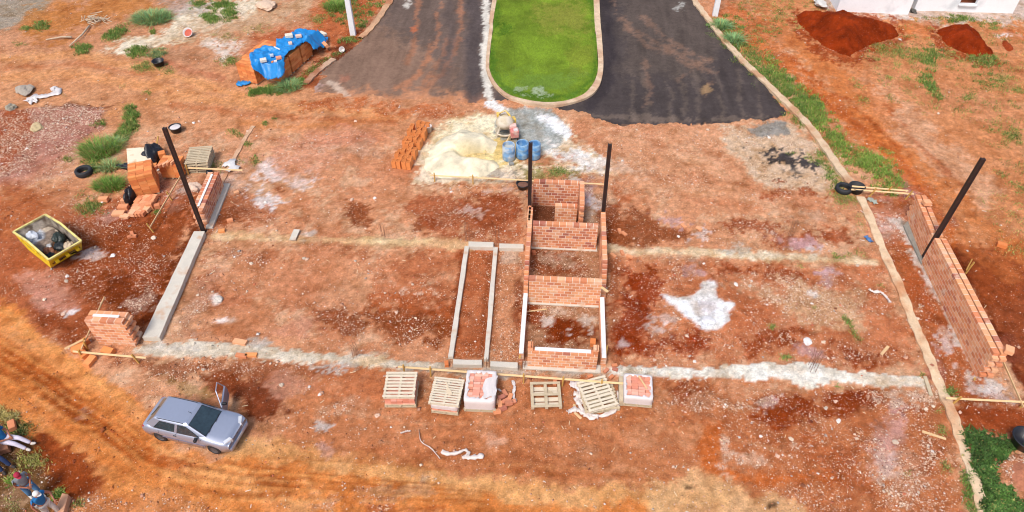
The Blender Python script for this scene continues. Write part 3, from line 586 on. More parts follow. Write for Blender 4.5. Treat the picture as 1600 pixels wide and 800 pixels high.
lawn = grid_mesh('lawn', np.arange(-4.6, 3.0, .08), np.concatenate([np.arange(31, 48, .1), np.arange(48, 75, .4)]), lambda X, Y, d: LZ(X, Y), soil_material('turf', 0, .95, .03, .8), keep=lambda X, Y: poly_sd(X, Y, lp_) > -.04, colfun=lawncol); tag(lawn, kind='structure')
n = 170000; X = RNG.uniform(-4.4, 2.8, n); Y = 31+(RNG.uniform(0, 1, n)**1.3)*18; k = poly_sd(X, Y, lp_) > .03; X, Y = X[k], Y[k]
c = lawncol(X, Y)[0]*RNG.uniform(.75, 1.3, (len(X), 1)); tag(blades('lawn_grass', X, Y, LZ(X, Y), .055, c, .022, .8), 'short bright green turf filling the rounded median between the two asphalt lanes', 'lawn grass', kind='stuff')

# weeds over the soil: areas (shape, geometry, clumps, clump radius, blade height, blades, colour, dry share)
WA = [('l',([(1127,40),(1150,70),(1185,105),(1230,140),(1260,175)],22),230,.32,.24,40,GR,.06),('l',([(1265,165),(1300,215),(1330,240),(1395,285)],18),200,.28,.2,36,GB,.08),('e',(1360,252,36,20),70,.28,.16,34,GB,.1),
 ('l',([(1196,92),(1216,120),(1250,150),(1275,165)],14),60,.3,.2,40,GB,.06),('p',[(1140,-10),(1290,-10),(1300,30),(1210,60),(1180,100),(1140,50)],230,.26,.13,26,GR,.3),('l',([(1278,245),(1296,270),(1312,290)],12),60,.22,.14,34,GR,.15),('e',(1244,185,12,7),24,.2,.12,24,GR,.2),('e',(1280,218,10,6),14,.16,.1,20,GY,.3),
 ('e',(1320,310,24,12),50,.22,.1,24,GR,.35),('e',(1345,345,10,24),30,.18,.08,20,GY,.5),('e',(1262,248,7,8),10,.16,.14,20,GR,.2),('e',(1236,240,12,5),8,.12,.12,16,GR,.2),
 ('p',[(1330,45),(1480,20),(1600,30),(1620,300),(1500,190),(1400,170)],200,.4,.15,30,GR,.3),('e',(1408,82,60,14),60,.4,.16,34,GR,.25),('e',(1455,90,14,22),34,.3,.2,34,GR,.1),('l',([(1375,65),(1420,90),(1490,85)],10),40,.3,.15,30,GR,.3),('l',([(1440,118),(1465,150)],9),30,.3,.2,40,GR,.1),('l',([(1335,120),(1350,160)],6),16,.3,.14,26,GR,.3),('e',(1540,92,40,10),40,.34,.2,34,GR,.2),('e',(1495,30,30,6),30,.3,.2,30,GR,.1),('e',(1550,40,26,8),24,.3,.16,26,GR,.2),('p',[(1510,110),(1600,120),(1600,150),(1530,140)],50,.3,.16,30,GR,.3),('e',(1574,212,20,14),30,.3,.14,30,GR,.2),('e',(1510,152,12,5),10,.3,.14,30,GR,.2),('p',[(1530,300),(1610,300),(1610,400),(1570,400)],46,.3,.1,20,GR,.5),('l',([(1560,270),(1600,300)],8),16,.3,.12,24,GR,.3),
 ('p',[(500,-20),(612,-20),(585,25),(560,50),(520,30)],150,.3,.2,34,GR,.12),('e',(497,30,16,10),30,.26,.14,24,GR,.3),('l',([(395,142),(430,140),(470,128)],7),90,.24,.2,44,GR,.03),('e',(546,62,18,6),26,.24,.16,30,GR,.1),('l',([(470,122),(500,100),(530,82)],5),50,.2,.14,30,GR,.1),
 ('e',(358,95,20,9),30,.3,.14,30,GR,.3),('e',(405,45,24,10),22,.26,.1,22,GY,.4),('e',(345,8,22,8),44,.3,.2,36,GR,.05),('e',(360,20,14,12),40,.3,.2,36,GR,.05),('e',(330,28,14,10),36,.3,.2,36,GR,.05),('e',(352,58,22,8),20,.26,.1,20,GY,.4),('e',(310,6,14,6),22,.3,.2,30,GR,.1),
 ('e',(180,52,24,9,-25),50,.3,.2,36,GR,.1),('e',(128,74,16,8),36,.3,.18,34,GR,.1),('e',(40,44,10,5),12,.24,.16,30,GR,.1),('e',(66,40,16,10),26,.3,.18,32,GR,.2),('e',(28,70,16,6),14,.24,.08,18,GR,.4),('e',(214,80,16,8,-20),34,.28,.2,36,GR,.1),('e',(228,104,22,10),40,.28,.14,30,GR,.3),('e',(247,84,18,7),26,.26,.2,34,GS,.3),('e',(262,110,12,6),18,.2,.14,24,GR,.3),('e',(240,50,5,5),8,.2,.2,24,GB,.1),('e',(92,145,10,4),8,.2,.08,16,GR,.3),('e',(191,135,8,4),8,.2,.08,18,GY,.4),('e',(230,145,8,5),12,.2,.12,24,GB,.2),('e',(152,195,14,6,-25),30,.2,.2,34,GR,.05),
 ('l',([(205,172),(205,190),(190,215)],9),80,.24,.28,44,GR,.15),('e',(106,248,9,4),14,.18,.14,24,GR,.2),('e',(140,322,26,12),40,.22,.16,30,GR,.3),('e',(124,305,12,8),14,.2,.1,20,GY,.4),('e',(150,262,24,12),40,.2,.18,30,GR,.3),('e',(245,330,7,5),14,.14,.12,24,GR,.1),('e',(363,205,14,6),20,.2,.1,24,GR,.2),('e',(376,212,8,5),12,.2,.12,24,GR,.2),('e',(388,225,8,8),18,.18,.12,24,GR,.3),('e',(398,250,7,9),18,.18,.14,24,GR,.2),('e',(340,258,16,9),22,.2,.12,24,GR,.4),('e',(373,250,8,6),10,.18,.1,20,GR,.4),('e',(414,192,5,5),10,.16,.14,24,GR,.1),('e',(428,185,4,3),6,.14,.12,20,GR,.1),
 ('e',(866,270,44,9),90,.2,.08,22,GY,.25),('e',(846,286,12,4),10,.16,.08,18,GR,.3),('e',(875,268,20,7),34,.2,.1,24,GR,.15),
 ('l',([(1322,498),(1330,510),(1340,528)],4),24,.16,.14,24,GR,.15),('e',(1205,510,5,4),8,.14,.14,22,GR,.1),('e',(1228,558,9,5),14,.16,.12,24,GR,.2),('e',(1310,402,8,6),16,.16,.12,22,GR,.2),('e',(1250,415,4,3),5,.14,.1,18,GR,.2),('e',(1275,480,8,8),8,.12,.08,14,GR,.2),('e',(1336,395,20,6),16,.16,.1,20,GR,.3),('e',(1376,445,8,8),8,.14,.08,16,GR,.3),('e',(1310,604,6,3),5,.12,.1,16,GR,.1),('e',(1240,0,1,1),1,.1,.1,10,GR,.1),
 ('e',(1484,612,7,7),16,.18,.14,26,GR,.1),('e',(1438,588,8,5),8,.14,.1,20,GR,.2),('e',(1472,672,8,10),14,.16,.1,22,GR,.3),('e',(1480,730,10,14),14,.16,.1,22,GR,.4),('l',([(1510,740),(1520,800)],8),44,.16,.16,30,GR,.1),('e',(1420,740,5,3),5,.12,.08,16,GR,.2),('e',(1470,640,10,6),8,.14,.08,18,GR,.3),
 ('e',(52,722,26,20),44,.2,.16,26,(160,166,84),.45),('e',(24,748,14,8),16,.18,.2,28,GB,.3),('e',(88,772,9,5),18,.16,.16,30,GR,.1),('e',(122,786,7,5),10,.14,.12,24,GR,.3),('e',(30,672,26,12),40,.16,.16,26,GD,.3),('e',(15,790,14,12),14,.16,.12,20,GY,.4),('l',([(0,648),(20,655)],8),30,.2,.22,24,(214,196,150),.8)]
gx, gy, gh, gc, gw = [], [], [], [], []
for sh, geo, nc, cr, bh, nb, colr, dry in WA:
    if sh == 'l': pts, wd = geo; bb = pts
    elif sh == 'p': bb = geo; wd = 0
    else: bb = [(geo[0], geo[1])]; wd = max(geo[2:4])
    x0, x1 = min(p[0] for p in bb)-wd, max(p[0] for p in bb)+wd; y0, y1 = min(p[1] for p in bb)-wd, max(p[1] for p in bb)+wd; got = 0; tries = 0; nc = int(nc*1.15); nb = int(nb*(.55 if (bh < .17 and cr < .21) else 1))
    while got < nc and tries < 40:
        tries += 1; px = RNG.uniform(x0, x1, 400); py = RNG.uniform(y0, y1, 400)
        if sh == 'l': k = seg_dist(px, py, pts) < wd*np.abs(RNG.normal(.5, .4, 400))
        elif sh == 'p': k = poly_sd(px, py, geo) > 0
        else:
            a_ = math.radians(geo[4]) if len(geo) > 4 else 0; u = px-geo[0]; v = py-geo[1]; k = np.hypot((u*math.cos(a_)+v*math.sin(a_))/geo[2], (-u*math.sin(a_)+v*math.cos(a_))/geo[3]) < np.abs(RNG.normal(.4, .45, 400))
        for qx, qy in zip(px[k], py[k]):
            if got >= nc: break
            got += 1; g = G(float(qx), float(qy)); m = max(6, int(nb*RNG.uniform(.5, 1.3))); rr = cr*RNG.uniform(.5, 1.2)
            a_ = RNG.uniform(0, 6.28, m); r_ = rr*np.sqrt(RNG.uniform(0, 1, m)); gx.append(g.x+r_*np.cos(a_)); gy.append(g.y+r_*np.sin(a_)*.9)
            gh.append(bh*RNG.uniform(.6, 1.2)*(1.15-.5*r_/rr)); tone = RNG.uniform(.7, 1.25); gc.append(gcol(m, colr, .35, dry+.05)*tone*1.12); gw.append(np.full(m, .018 if bh < .18 else .024))
gx, gy, gh = np.concatenate(gx), np.concatenate(gy), np.concatenate(gh); gc = np.clip(np.concatenate(gc), 0, 1); gw = np.concatenate(gw)
tag(blades('weeds', gx, gy, height(gx, gy)-.01, gh, gc, gw*1.25, .7), 'scattered green weeds and low grass growing on the red soil and along the kerbs', 'weeds', kind='stuff')
# clover-like ground cover in the corner
cc = [(1503,668),(1530,676),(1556,684),(1592,690),(1612,700),(1575,708),(1560,728),(1562,752),(1585,772),(1620,790),(1620,860),(1560,860),(1540,800),(1520,745)]
px = RNG.uniform(1495, 1640, 26000); py = RNG.uniform(655, 860, 26000); d = poly_sd(px, py, cc)+6*fbm(px, py, .06, 9, 3); k = d+14*fbm(px, py, .09, 29, 3) > RNG.uniform(-2, 12, 26000); g = np.array([G(float(a), float(b))[:2] for a, b in zip(px[k], py[k])])
n = len(g); gl = gcol(n, (92,128,60), .5, .04)*np.clip(.85+.9*fbm(g[:, 0], g[:, 1], 2.2, 19, 4), .35, 1.6)[:, None]
tag(blades('ground_cover', g[:, 0], g[:, 1], height(g[:, 0], g[:, 1])+.02+.06*np.abs(fbm(g[:, 0], g[:, 1], 2.5, 23, 3)), np.full(n, .09), gl, .06, 1.6), 'dense dark green leafy creeper covering the corner beside the buried kerb', 'ground cover', kind='stuff')
# separate large tufts
def tuft(px, py, r, h, nb, col, label, lean=.6, wid=.03, dry=.08, ry=1.0, name='grass_tuft'):
    g = G(px, py); a = RNG.uniform(0, 6.28, nb); rr = r*np.sqrt(RNG.uniform(0, 1, nb)); x = rr*np.cos(a); y = rr*np.sin(a)*ry
    o = blades(name, x, y, np.full(nb, -.03), h*(1.15-.45*rr/r), gcol(nb, tuple(min(255,c*1.18) for c in col), .45, dry+.08), wid, lean+.15, dirs=a+RNG.normal(0, .6, nb)); o.location = g
    return tag(o, label, 'grass tuft' if name == 'grass_tuft' else 'plant')
tuft(238,30,1.15,.55,1500,GS,'largest pale green grass tuft beside the white sandy patch in the upper corner',.8,.035,.12,.75)
tuft(157,236,.85,.6,900,GR,'tall bright green grass tuft between the tyre and the paper-topped pallet',.7,.03,.12,.9)
tuft(178,228,.4,.5,400,GS,'thin straggly grass tuft at the edge of the tall green one by the rubble bank',.9,.03,.3)
tuft(172,262,.4,.4,400,GS,'short feathery grass tuft just beside the lone tyre',.8,.03,.3)
tuft(172,292,.65,.5,800,GR,'rounded dense grass tuft beside the orange block stack',.6,.028,.05,.7)
tuft(452,136,.6,.42,700,GS,'spiky grey green tuft in front of the tarpaulin',.7,.03,.08)
tuft(1126,42,.5,.5,420,GS,'long-leaved arching plant at the foot of the white pole by the kerb',.8,.045,.04,name='long_leaved_plant')
tuft(1146,64,.5,.5,420,GS,'lower arching plant next to the pole plant on the kerb edge',.8,.045,.04,name='long_leaved_plant')
tuft(525,12,.7,.5,800,GR,'bushy grass tuft behind the white pole beside the road',.7,.03,.08)
# ------------------------------------------------------------ loose stones on the soil
n = 620000; px = RNG.uniform(-80, 1690, n); py = RNG.uniform(-40, 880, n)
r_ = _F[None, :]*FOC+_R[None, :]*(px[:, None]-800)+_U[None, :]*(400-py[:, None]); t_ = -CAMH/r_[:, 2]; sxx, syy = r_[:, 0]*t_, r_[:, 1]*t_
_, pb, dzs = soil(sxx, syy); k = (RNG.uniform(0, 1, n) < .24*np.clip(pb, 0, .85)**1.4) & ~((poly_sd(sxx, syy, RP) > -.1) & (syy > 27))
sxx, syy, dzs = sxx[k], syy[k], dzs[k]; n = len(sxx)
sz = np.clip(RNG.lognormal(math.log(.019), .5, n), .009, .10)*(1+.012*np.clip(syy-15, 0, 30)); base = np.array([[1, 0, 0], [0, 1, 0], [-1, 0, 0], [0, -1, 0], [0, 0, 1], [0, 0, -1]], float)
V_ = base[None]*RNG.uniform(.6, 1.2, (n, 6, 3))+RNG.uniform(-.25, .25, (n, 6, 3)); V_[:, :, 2] *= .6; a = RNG.uniform(0, 6.28, n)[:, None]
V_ = np.stack([V_[:, :, 0]*np.cos(a)-V_[:, :, 1]*np.sin(a), V_[:, :, 0]*np.sin(a)+V_[:, :, 1]*np.cos(a), V_[:, :, 2]], 2)*sz[:, None, None]
V_ += np.stack([sxx, syy, height(sxx, syy, dzs)+sz*.25], 1)[:, None, :]
tri = np.array([[0, 1, 4], [1, 2, 4], [2, 3, 4], [3, 0, 4], [1, 0, 5], [2, 1, 5], [3, 2, 5], [0, 3, 5]]); F_ = (tri[None]+(np.arange(n)*6)[:, None, None]).reshape(-1, 3)
me = bpy.data.meshes.new('gravel'); me.vertices.add(n*6); me.vertices.foreach_set('co', V_.astype(np.float32).ravel()); me.loops.add(F_.size); me.loops.foreach_set('vertex_index', F_.astype(np.int32).ravel())
me.polygons.add(len(F_)); me.polygons.foreach_set('loop_start', (np.arange(len(F_))*3).astype(np.int32))
pal = np.array([lin(q) for q in [(240,212,186),(226,190,166),(246,234,224),(206,150,120),(222,170,140),(196,180,168),(150,86,56),(214,120,86)]]); ci = RNG.choice(8, n, p=[.2, .2, .1, .14, .16, .07, .09, .04])
at = me.color_attributes.new('Col', 'FLOAT_COLOR', 'POINT'); at.data.foreach_set('color', np.repeat(np.concatenate([pal[ci]*RNG.uniform(.8, 1.1, (n, 1)), np.ones((n, 1))], 1), 6, 0).astype(np.float32).ravel())
me.update(calc_edges=True); me.materials.append(mat('stone', None, .9, .12, 20, bump=0)); gvl = bpy.data.objects.new('gravel', me); COL.objects.link(gvl)
tag(gvl, 'loose pale pebbles and grit strewn over the red soil', 'gravel', kind='stuff')

n = 900; px = RNG.uniform(240, 1560, n); py = RNG.uniform(300, 800, n); g = np.array([G(float(a), float(b))[:2] for a, b in zip(px, py)]); k = ~((np.abs(g[:, 0]-.7) < 1.9) & (g[:, 1] > 14.8) & (g[:, 1] < 24.2)); g = g[k][:130]
mb = MB()
for x_, y_ in g:
    L_ = random.uniform(.05, .2); a_ = random.uniform(0, 3.14); z_ = float(height(np.array([x_]), np.array([y_]))[0])+.05; dx_, dy_ = math.cos(a_)*L_/2, math.sin(a_)*L_/2; mb.beam((x_-dx_, y_-dy_, z_), (x_+dx_, y_+dy_, z_+.01), .018, .012, jit(lin(random.choice([(240, 216, 176), (226, 190, 146), (250, 236, 220)]))))
tag(mb.build('wood_splinters', mat('splinter', None, .9, .1, 20, bump=0)), 'tiny pale splinters and straw strewn over the plots and the track', 'wood splinters', kind='stuff')
n = 9000; px = RNG.uniform(-60, 1660, n); py = RNG.uniform(-10, 860, n); g = np.array([G(float(a), float(b))[:2] for a, b in zip(px, py)]); cl = fbm(g[:, 0], g[:, 1], .6, 141, 4); k = (cl+RNG.normal(0, .12, n) > .12) & ~((poly_sd(g[:, 0], g[:, 1], RP) > -.1) & (g[:, 1] > 27)) & ~((np.abs(g[:, 0]-.7) < 1.6) & (g[:, 1] > 14.8) & (g[:, 1] < 24.2)); X, Y = g[k, 0], g[k, 1]; n = len(X)
rgb, _, dzc = soil(X, Y); sz = np.clip(RNG.lognormal(math.log(.035), .45, n), .015, .12); V_ = base[None]*RNG.uniform(.7, 1.2, (n, 6, 3))+RNG.uniform(-.2, .2, (n, 6, 3)); V_[:, :, 2] *= .75; V_ = V_*sz[:, None, None]+np.stack([X, Y, height(X, Y, dzc)+sz*.3], 1)[:, None, :]
F_ = (tri[None]+(np.arange(n)*6)[:, None, None]).reshape(-1, 3); me = bpy.data.meshes.new('soil_clods'); me.from_pydata(V_.reshape(-1, 3).tolist(), [], F_.tolist()); at = me.color_attributes.new('Col', 'FLOAT_COLOR', 'POINT')
at.data.foreach_set('color', np.repeat(np.concatenate([rgb*RNG.uniform(.7, 1.0, (n, 1)), np.ones((n, 1))], 1), 6, 0).astype(np.float32).ravel()); me.materials.append(mat('stone')); o = bpy.data.objects.new('soil_clods', me); COL.objects.link(o); tag(o, 'crumbly red-brown clods lying over the turned soil', 'soil clods', kind='stuff')
# ============================================================ OBJECTS
CONC = mat('pale_concrete', (216,208,194), .9, .14, 3, 30, .35, dirt=(210,176,148), dirt_amt=.15, dirt_scale=2)
MORT = mat('mortar', (246,226,206), .95, .15, 8, 60, .4)
CAPM = mat('white_mortar', (244,242,240), .95, .1, 6, 40, .4)
BRK = mat('fired_brick', None, .9, .16, 9, 70, .4, dirt=(236,206,180), dirt_amt=.12, dirt_scale=2.2)
HOL = mat('hollow_block', None, .85, .10, 7, 60, .3)
STEEL = mat('dark_steel', (62,48,46), .55, .2, 5, 50, .15, metal=.3, dirt=(84,52,42), dirt_amt=.3, dirt_scale=4)
WOODM = mat('raw_timber', (232,196,146), .85, .18, 5, 40, .3, streak=(1,1,1))
OLDW = mat('weathered_timber', (206,188,158), .9, .22, 6, 50, .4)
STAKE = mat('stake_timber', (206,160,82), .85, .2, 6, 40, .3)
PALE = mat('pallet_timber', (228,214,190), .85, .15, 7, 50, .3)
PLAS = mat('white_plastic', (232,224,222), .35, .08, 5, 30, .5)
BLKP = mat('black_plastic', (34,34,40), .35, .2, 6, 30, .5)
RUB = mat('black_rubber', (40,42,46), .7, .2, 8, 60, .3)
BC = [lin(c) for c in [(240,166,118),(232,154,108),(244,178,132),(224,142,98),(236,164,120),(248,188,146)]]
BD = [lin(c) for c in [(206,132,100),(190,118,96),(214,138,104)]]
def bcol(dark=.14, red=0):
    c = random.choice(BD if random.random() < dark else BC); return jit((c[0]*(1-red*.2), c[1]*(1-red*.45), c[2]*(1-red*.45)), .07)
BL, BH, GAP = .27, .147, .025
def brick_courses(mb, a, b, th, z0, n, tooth=(0, 0), dark=.14, red=0, stepdown=None, headers=True, bh=BH):
    """running bond between plan points a, b; tooth: how far alternate courses stick out at either end"""
    a = Vector((a[0], a[1], 0)); b = Vector((b[0], b[1], 0)); d = b-a; Lg = d.length; d.normalize(); ang = math.atan2(d.y, d.x)
    for c in range(n):
        lo = -(tooth[0] if c % 2 else 0); hi = Lg+(tooth[1] if c % 2 else 0)
        if stepdown: lo2, hi2 = stepdown(c, n, Lg); lo = max(lo, lo2); hi = min(hi, hi2)
        x = lo; first = BL/2 if c % 2 else BL
        if tooth[0] and c % 2: first = BL
        while x < hi-.03:
            l = min(first, hi-x); first = BL
            if l > .04:
                p = a+d*(x+l/2); mb.box((p.x+random.uniform(-.002, .002), p.y+random.uniform(-.002, .002), z0+c*bh), (l-GAP, th, bh-GAP), ang, bcol(dark, red))
            x += l
def wall(name, label, a, b, th, n, z0=.0, tooth=(0, 0), dark=.14, red=0, cap=None, group=None, core_in=.005, step=None, pillars=None, base=None, two=None, cat='brick wall', stepcore=None):
    t = thing(name, label, cat, (0, 0, 0), group=group); A = Vector((a[0], a[1], 0)); B = Vector((b[0], b[1], 0)); d = (B-A).normalized(); nr = Vector((-d.y, d.x, 0)); ang = math.atan2(d.y, d.x)
    mb = MB(); off = [0] if not two else [-two/2, two/2]; tk = th if not two else two-.05
    for o_ in off: brick_courses(mb, A+nr*o_, B+nr*o_, tk, z0, n, tooth, dark, red, step)
    if pillars:
        for s_, e_, m_ in pillars: brick_courses(mb, A+d*s_, A+d*e_, th+.004, z0+n*BH, m_, (0, 0), dark, red)
    mb.build('brickwork', BRK, t)
    core = MB(); 
    if not step:
        for o_ in off: p = (A+B)/2+nr*o_; core.box((p.x, p.y, z0-.03), ((B-A).length-.03, tk-2*core_in, n*BH-GAP+.024), ang)
    else:
        for c in range(n):
            lo, hi = step(min(c+1, n-1), n, (B-A).length)
            if hi-lo > .05: p = A+d*(lo+hi)/2; core.box((p.x, p.y, z0+c*BH-.004), (hi-lo-.03, tk-2*core_in, BH-.006 if c < n-1 else BH-GAP-.004), ang)
    core.build('mortar', MORT, t)
    if cap: p = (A+B)/2; m = MB(); Lc = (B-A).length-(cap[2] if len(cap) > 2 else 0); m.box((p.x, p.y, z0+n*BH-.004), (Lc, cap[0], cap[1]), ang); m.build('capping', CAPM, t, bevel=.01)
    if base: p = (A+B)/2; m = MB(); m.box((p.x+base[2], p.y+base[3], -.06), ((B-A).length+base[4], base[0], base[1]+.06), ang); m.build('footing', CONC, t, bevel=.015)
    # realign: put the root's origin at the wall's foot
    c = (A+B)/2; t.location = c
    for ch in [x for x in bpy.data.objects if x.parent == t]: ch.data.transform(Matrix.Translation(-c))
    return t
# --- the half-built block in the middle
wall('brick_wall','low front wall of the central block with white mortar on top and raised ends',(-.5,15.1),(1.93,15.1),.2,6,dark=.12,cap=(.15,.035,.5),pillars=[(0,.2,2),(2.23,2.43,2)],base=(.34,.03,0,-.05,.3))
wall('brick_wall','salmon cross wall between the two front rooms of the central block',(-.62,18.12),(2.1,18.12),.2,9,dark=.05,base=(.3,.03,0,-.03,.1))
wall('brick_wall','cross wall with dark speckled bricks standing between the two middle steel posts',(-.62,21.2),(2.02,21.2),.2,9,dark=.3,red=.25,base=(.3,.03,0,-.03,.1))
wall('brick_wall','rearmost wall of the central block beneath the timber rail',(-.72,23.92),(1.27,23.92),.2,9,dark=.35,red=.4)
wall('brick_wall','short partition beside the door gap in the rear room of the central block',(.25,22.72),(1.2,22.72),.2,7,dark=.2,red=.15)
wall('brick_wall','narrow return wall closing the rear room of the central block beside the partition',(1.37,22.45),(1.37,24.0),.19,9,tooth=(.12,0),dark=.15,red=.1)
wall('brick_wall','narrow pier behind the steel post at the door gap of the central block',(-.8,21.45),(-.8,23.8),.13,8,dark=.15,red=.1)
def stair(near):
    def f(c, n, L):
        k = max(0, c-(n-8)); return (k*.13 if near else 0, L)
    return f
wall('brick_wall','side wall of the central block stepping down beside the narrow concrete beams',(-.74,18.35),(-.74,22.3),.17,8,dark=.2,step=stair(True))
wall('brick_wall','low side wall with white mortar top facing the narrow concrete beams',(-.72,15.2),(-.72,18.05),.17,3,dark=.25,cap=(.16,.05))
wall('brick_wall','side wall of the central block stepping down on the side of the white lime patch',(2.24,18.35),(2.24,22.2),.19,8,dark=.2,step=stair(True))
wall('brick_wall','low side wall with white mortar top on the side of the white lime patch',(2.16,15.2),(2.16,18.05),.19,3,dark=.25,cap=(.16,.05))
# --- the long wall on the right, the short ones on the left
wall('brick_wall','long double brick wall running from the steel post to the bottom corner rail',(15.30,15.62),(15.38,21.35),.2,9,tooth=(.13,0),dark=.05,two=.25,core_in=.008)
wall('brick_wall','shorter double brick wall behind the steel post, ending at the two planks',(15.45,21.62),(15.66,24.1),.2,8,tooth=(0,.13),dark=.05,two=.24,core_in=.008)
lw = wall('brick_wall','small reddish double wall with a white mortar line behind the leaning steel post',(-14.72,21.5),(-15.0,24.1),.2,6,tooth=(.1,0),dark=.3,red=.3,two=.26,cap=(.1,.02,.4),base=(.3,.07,.32,0,.4))
wall('brick_wall','small free-standing double wall with toothed end at the corner of the orange track',(-16.02,15.18),(-14.62,15.18),.2,9,tooth=(0,.12),dark=.05,two=.27,cap=(.12,.02,.45))
# --- concrete ground beams
def beam(name, label, quad, h, group=None, m=CONC):
    pts = [G(*q, h) for q in quad]; c = sum(pts, Vector())/len(pts); mb = MB(); poly = []
    for i in range(len(pts)):
        a, b = pts[i], pts[(i+1) % len(pts)]; k = max(1, int((b-a).length/.5))
        for j in range(k): q = a.lerp(b, j/k); poly.append((q.x+(random.uniform(-.012, .012) if j else 0), q.y+(random.uniform(-.012, .012) if j else 0)))
    mb.prism(poly, -.08, h); c.z = 0
    return tag(mb.build(name, m, bevel=.012, loc=c), label, 'concrete beam', group)
beam('foundation_beam','broad pale concrete ground beam between the two brick walls at the side',[(222,527),(249,527),(320,361),(303,361)],.2)
beam('foundation_beam','long narrow concrete beam nearest the open plot, beside the central block',[(700,557),(708,557),(733,384),(726,384)],.13)
beam('foundation_beam','second long narrow concrete beam, closer to the central block',[(756,561),(763,561),(778,386),(771,386)],.13)
beam('foundation_beam','short beam closing the front of the two narrow trenches, farther from the block',[(708,569),(753,570),(753,562),(708,561)],.16)
beam('foundation_beam','short beam closing the front of the trench next to the central block',[(766,572),(809,575),(809,566),(766,564)],.16)
beam('foundation_beam','short beam at the back end of the outer narrow trench',[(732,385),(771,386),(771,378),(732,377)],.16)
beam('foundation_beam','short beam at the back end of the trench next to the central block',[(780,387),(818,388),(818,381),(780,380)],.16)
beam('concrete_footing','small grey concrete pad at the foot of the long brick wall',[(1425,338),(1412,352),(1440,412),(1447,405)],.05,m=mat('wet_concrete',(150,146,136),.9,.3,4,30,.5))
# --- steel posts (open channel sections)
def post(label, base, top, wd=.2):
    b = G(*base); 
    lo, hi = 0., 8.
    for _ in range(40):
        m = (lo+hi)/2; rel = np.array([b.x, b.y, m-CAMH]); y = 400-FOC*(rel@_U)/(rel@_F)
        if y > top[1]: lo = m
        else: hi = m
    rel = np.array([b.x, b.y, lo-CAMH]); x = 800+FOC*(rel@_R)/(rel@_F); dx = (top[0]-x)*(rel@_F)/FOC
    t = thing('steel_post', label, 'steel post', b, group='dark steel posts of the entrance roof'); mb = MB(); tp = Vector((dx, 0, lo))
    mb.beam((0, 0, -.1), tp, wd*.34, wd*.8, up=(0, 1, 0)); mb.build('web', STEEL, t, bevel=.004)
    for s_ in (-1, 1): mb = MB(); mb.beam(Vector((s_*wd*.36, 0, -.1)), tp+Vector((s_*wd*.36, 0, .01)), wd*.38, wd, up=(0, 1, 0)); mb.build('flange', STEEL, t, bevel=.004)
    mb = MB(); mb.box((0, 0, -.02), (wd*1.7, wd*1.7, .035)); mb.build('base_plate', STEEL, t)
post('dark steel post beside the small reddish wall, leaning outward over the orange blocks',(318,362),(257,200),.13)
post('dark steel post rising from the gap in the long brick wall',(1443,403),(1536,248),.145)
post('dark steel post of the central block, standing in front of a blue drum',(827,352),(829,224),.14)
post('dark steel post at the corner of the central block nearest the white lime patch',(940,357),(953,226),.14)
# --- white power poles
def pole(base, label):
    mb = MB(); mb.beam((0, 0, -.2), (0, 0, 8), .34, .26); g = G(*base); b = mb.build('power_pole', mat('white_paint',(244,246,250),.6,.05,3,20,.1), bevel=.02, loc=None); b.location = g
    for v in b.data.vertices:
        if v.co.z > 4: v.co.x *= .6; v.co.y *= .6
    tag(b, label, 'pole')
pole((552,54),'white square pole behind the blue tarpaulin at the road edge'); pole((1117,24),'white square pole among the arching plants at the far kerb')
# --- timber rails on stakes (builder's profiles)
def rail(label, a, b, stakes, h=.38, wd=.07, name='batter_board', col=WOODM, group=None, st=STAKE):
    A = G(*a, h); B = G(*b, h); c = (A+B)/2; c.z = 0; t = thing(name, label, 'timber rail', c, group=group)
    mb = MB(); mb.beam(A-c, B-c, .03, wd, up=(0, .7, .7)); mb.build('rail', col, t)
    for f, ang in stakes:
        p = A.lerp(B, f)-c; q = Vector((p.x+.04, p.y-.04, -.1)); mb = MB(); mb.beam(q, Vector((p.x+.04+math.sin(ang)*.25, p.y-.04, h+.18)), .05, .05); mb.build('stake', st, t)
rail('long timber rail on stakes running behind the row of pallets',(622,573),(1000,601),[(.02,0),(.13,.1),(.52,0),(.68,.1),(.84,0)],.35)
rail('timber rail on stakes crossing behind the sand pile and the two middle steel posts',(672,274),(948,288),[(.02,0),(.24,0)],.3,.06)
rail('short timber rail in front of the small free-standing wall',(114,549),(228,559),[(.06,.4),(.86,-.4)],.3)
rail('slanting timber rail passing behind the small free-standing wall',(127,546),(163,464),[(.1,.2)],.3)
rail('stub of timber rail at the edge of the orange track',(101,545),(131,530),[(.9,.5)],.25)
rail('slanting timber rail beside the collapsed orange blocks',(234,356),(284,272),[(.03,-.6),(.6,-.4),(.97,.3)],.3)
rail('timber rail crossing the grey pallet stack and the narrow kerb',(288,262),(379,266),[(.02,.2)],.35)
rail('pale timber rail along the bottom of the long wall corner',(1478,622),(1600,628),[(.1,.5),(.97,.6)],.25)
rail('timber rail leaning past the near end of the long wall',(1568,566),(1599,636),[],.25)
rail('upper of two parallel planks between the black tubs and the long wall',(1331,291),(1419,298),[(.6,.7)],.3)
rail('lower of two parallel planks between the black tubs and the long wall',(1330,296),(1428,303),[(.3,.7),(.88,.6)],.3)
rail('thin upright stake beyond the long wall, with a short crosspiece',(1510,422),(1519,405),[(.5,.2)],.4,.04,col=STAKE)
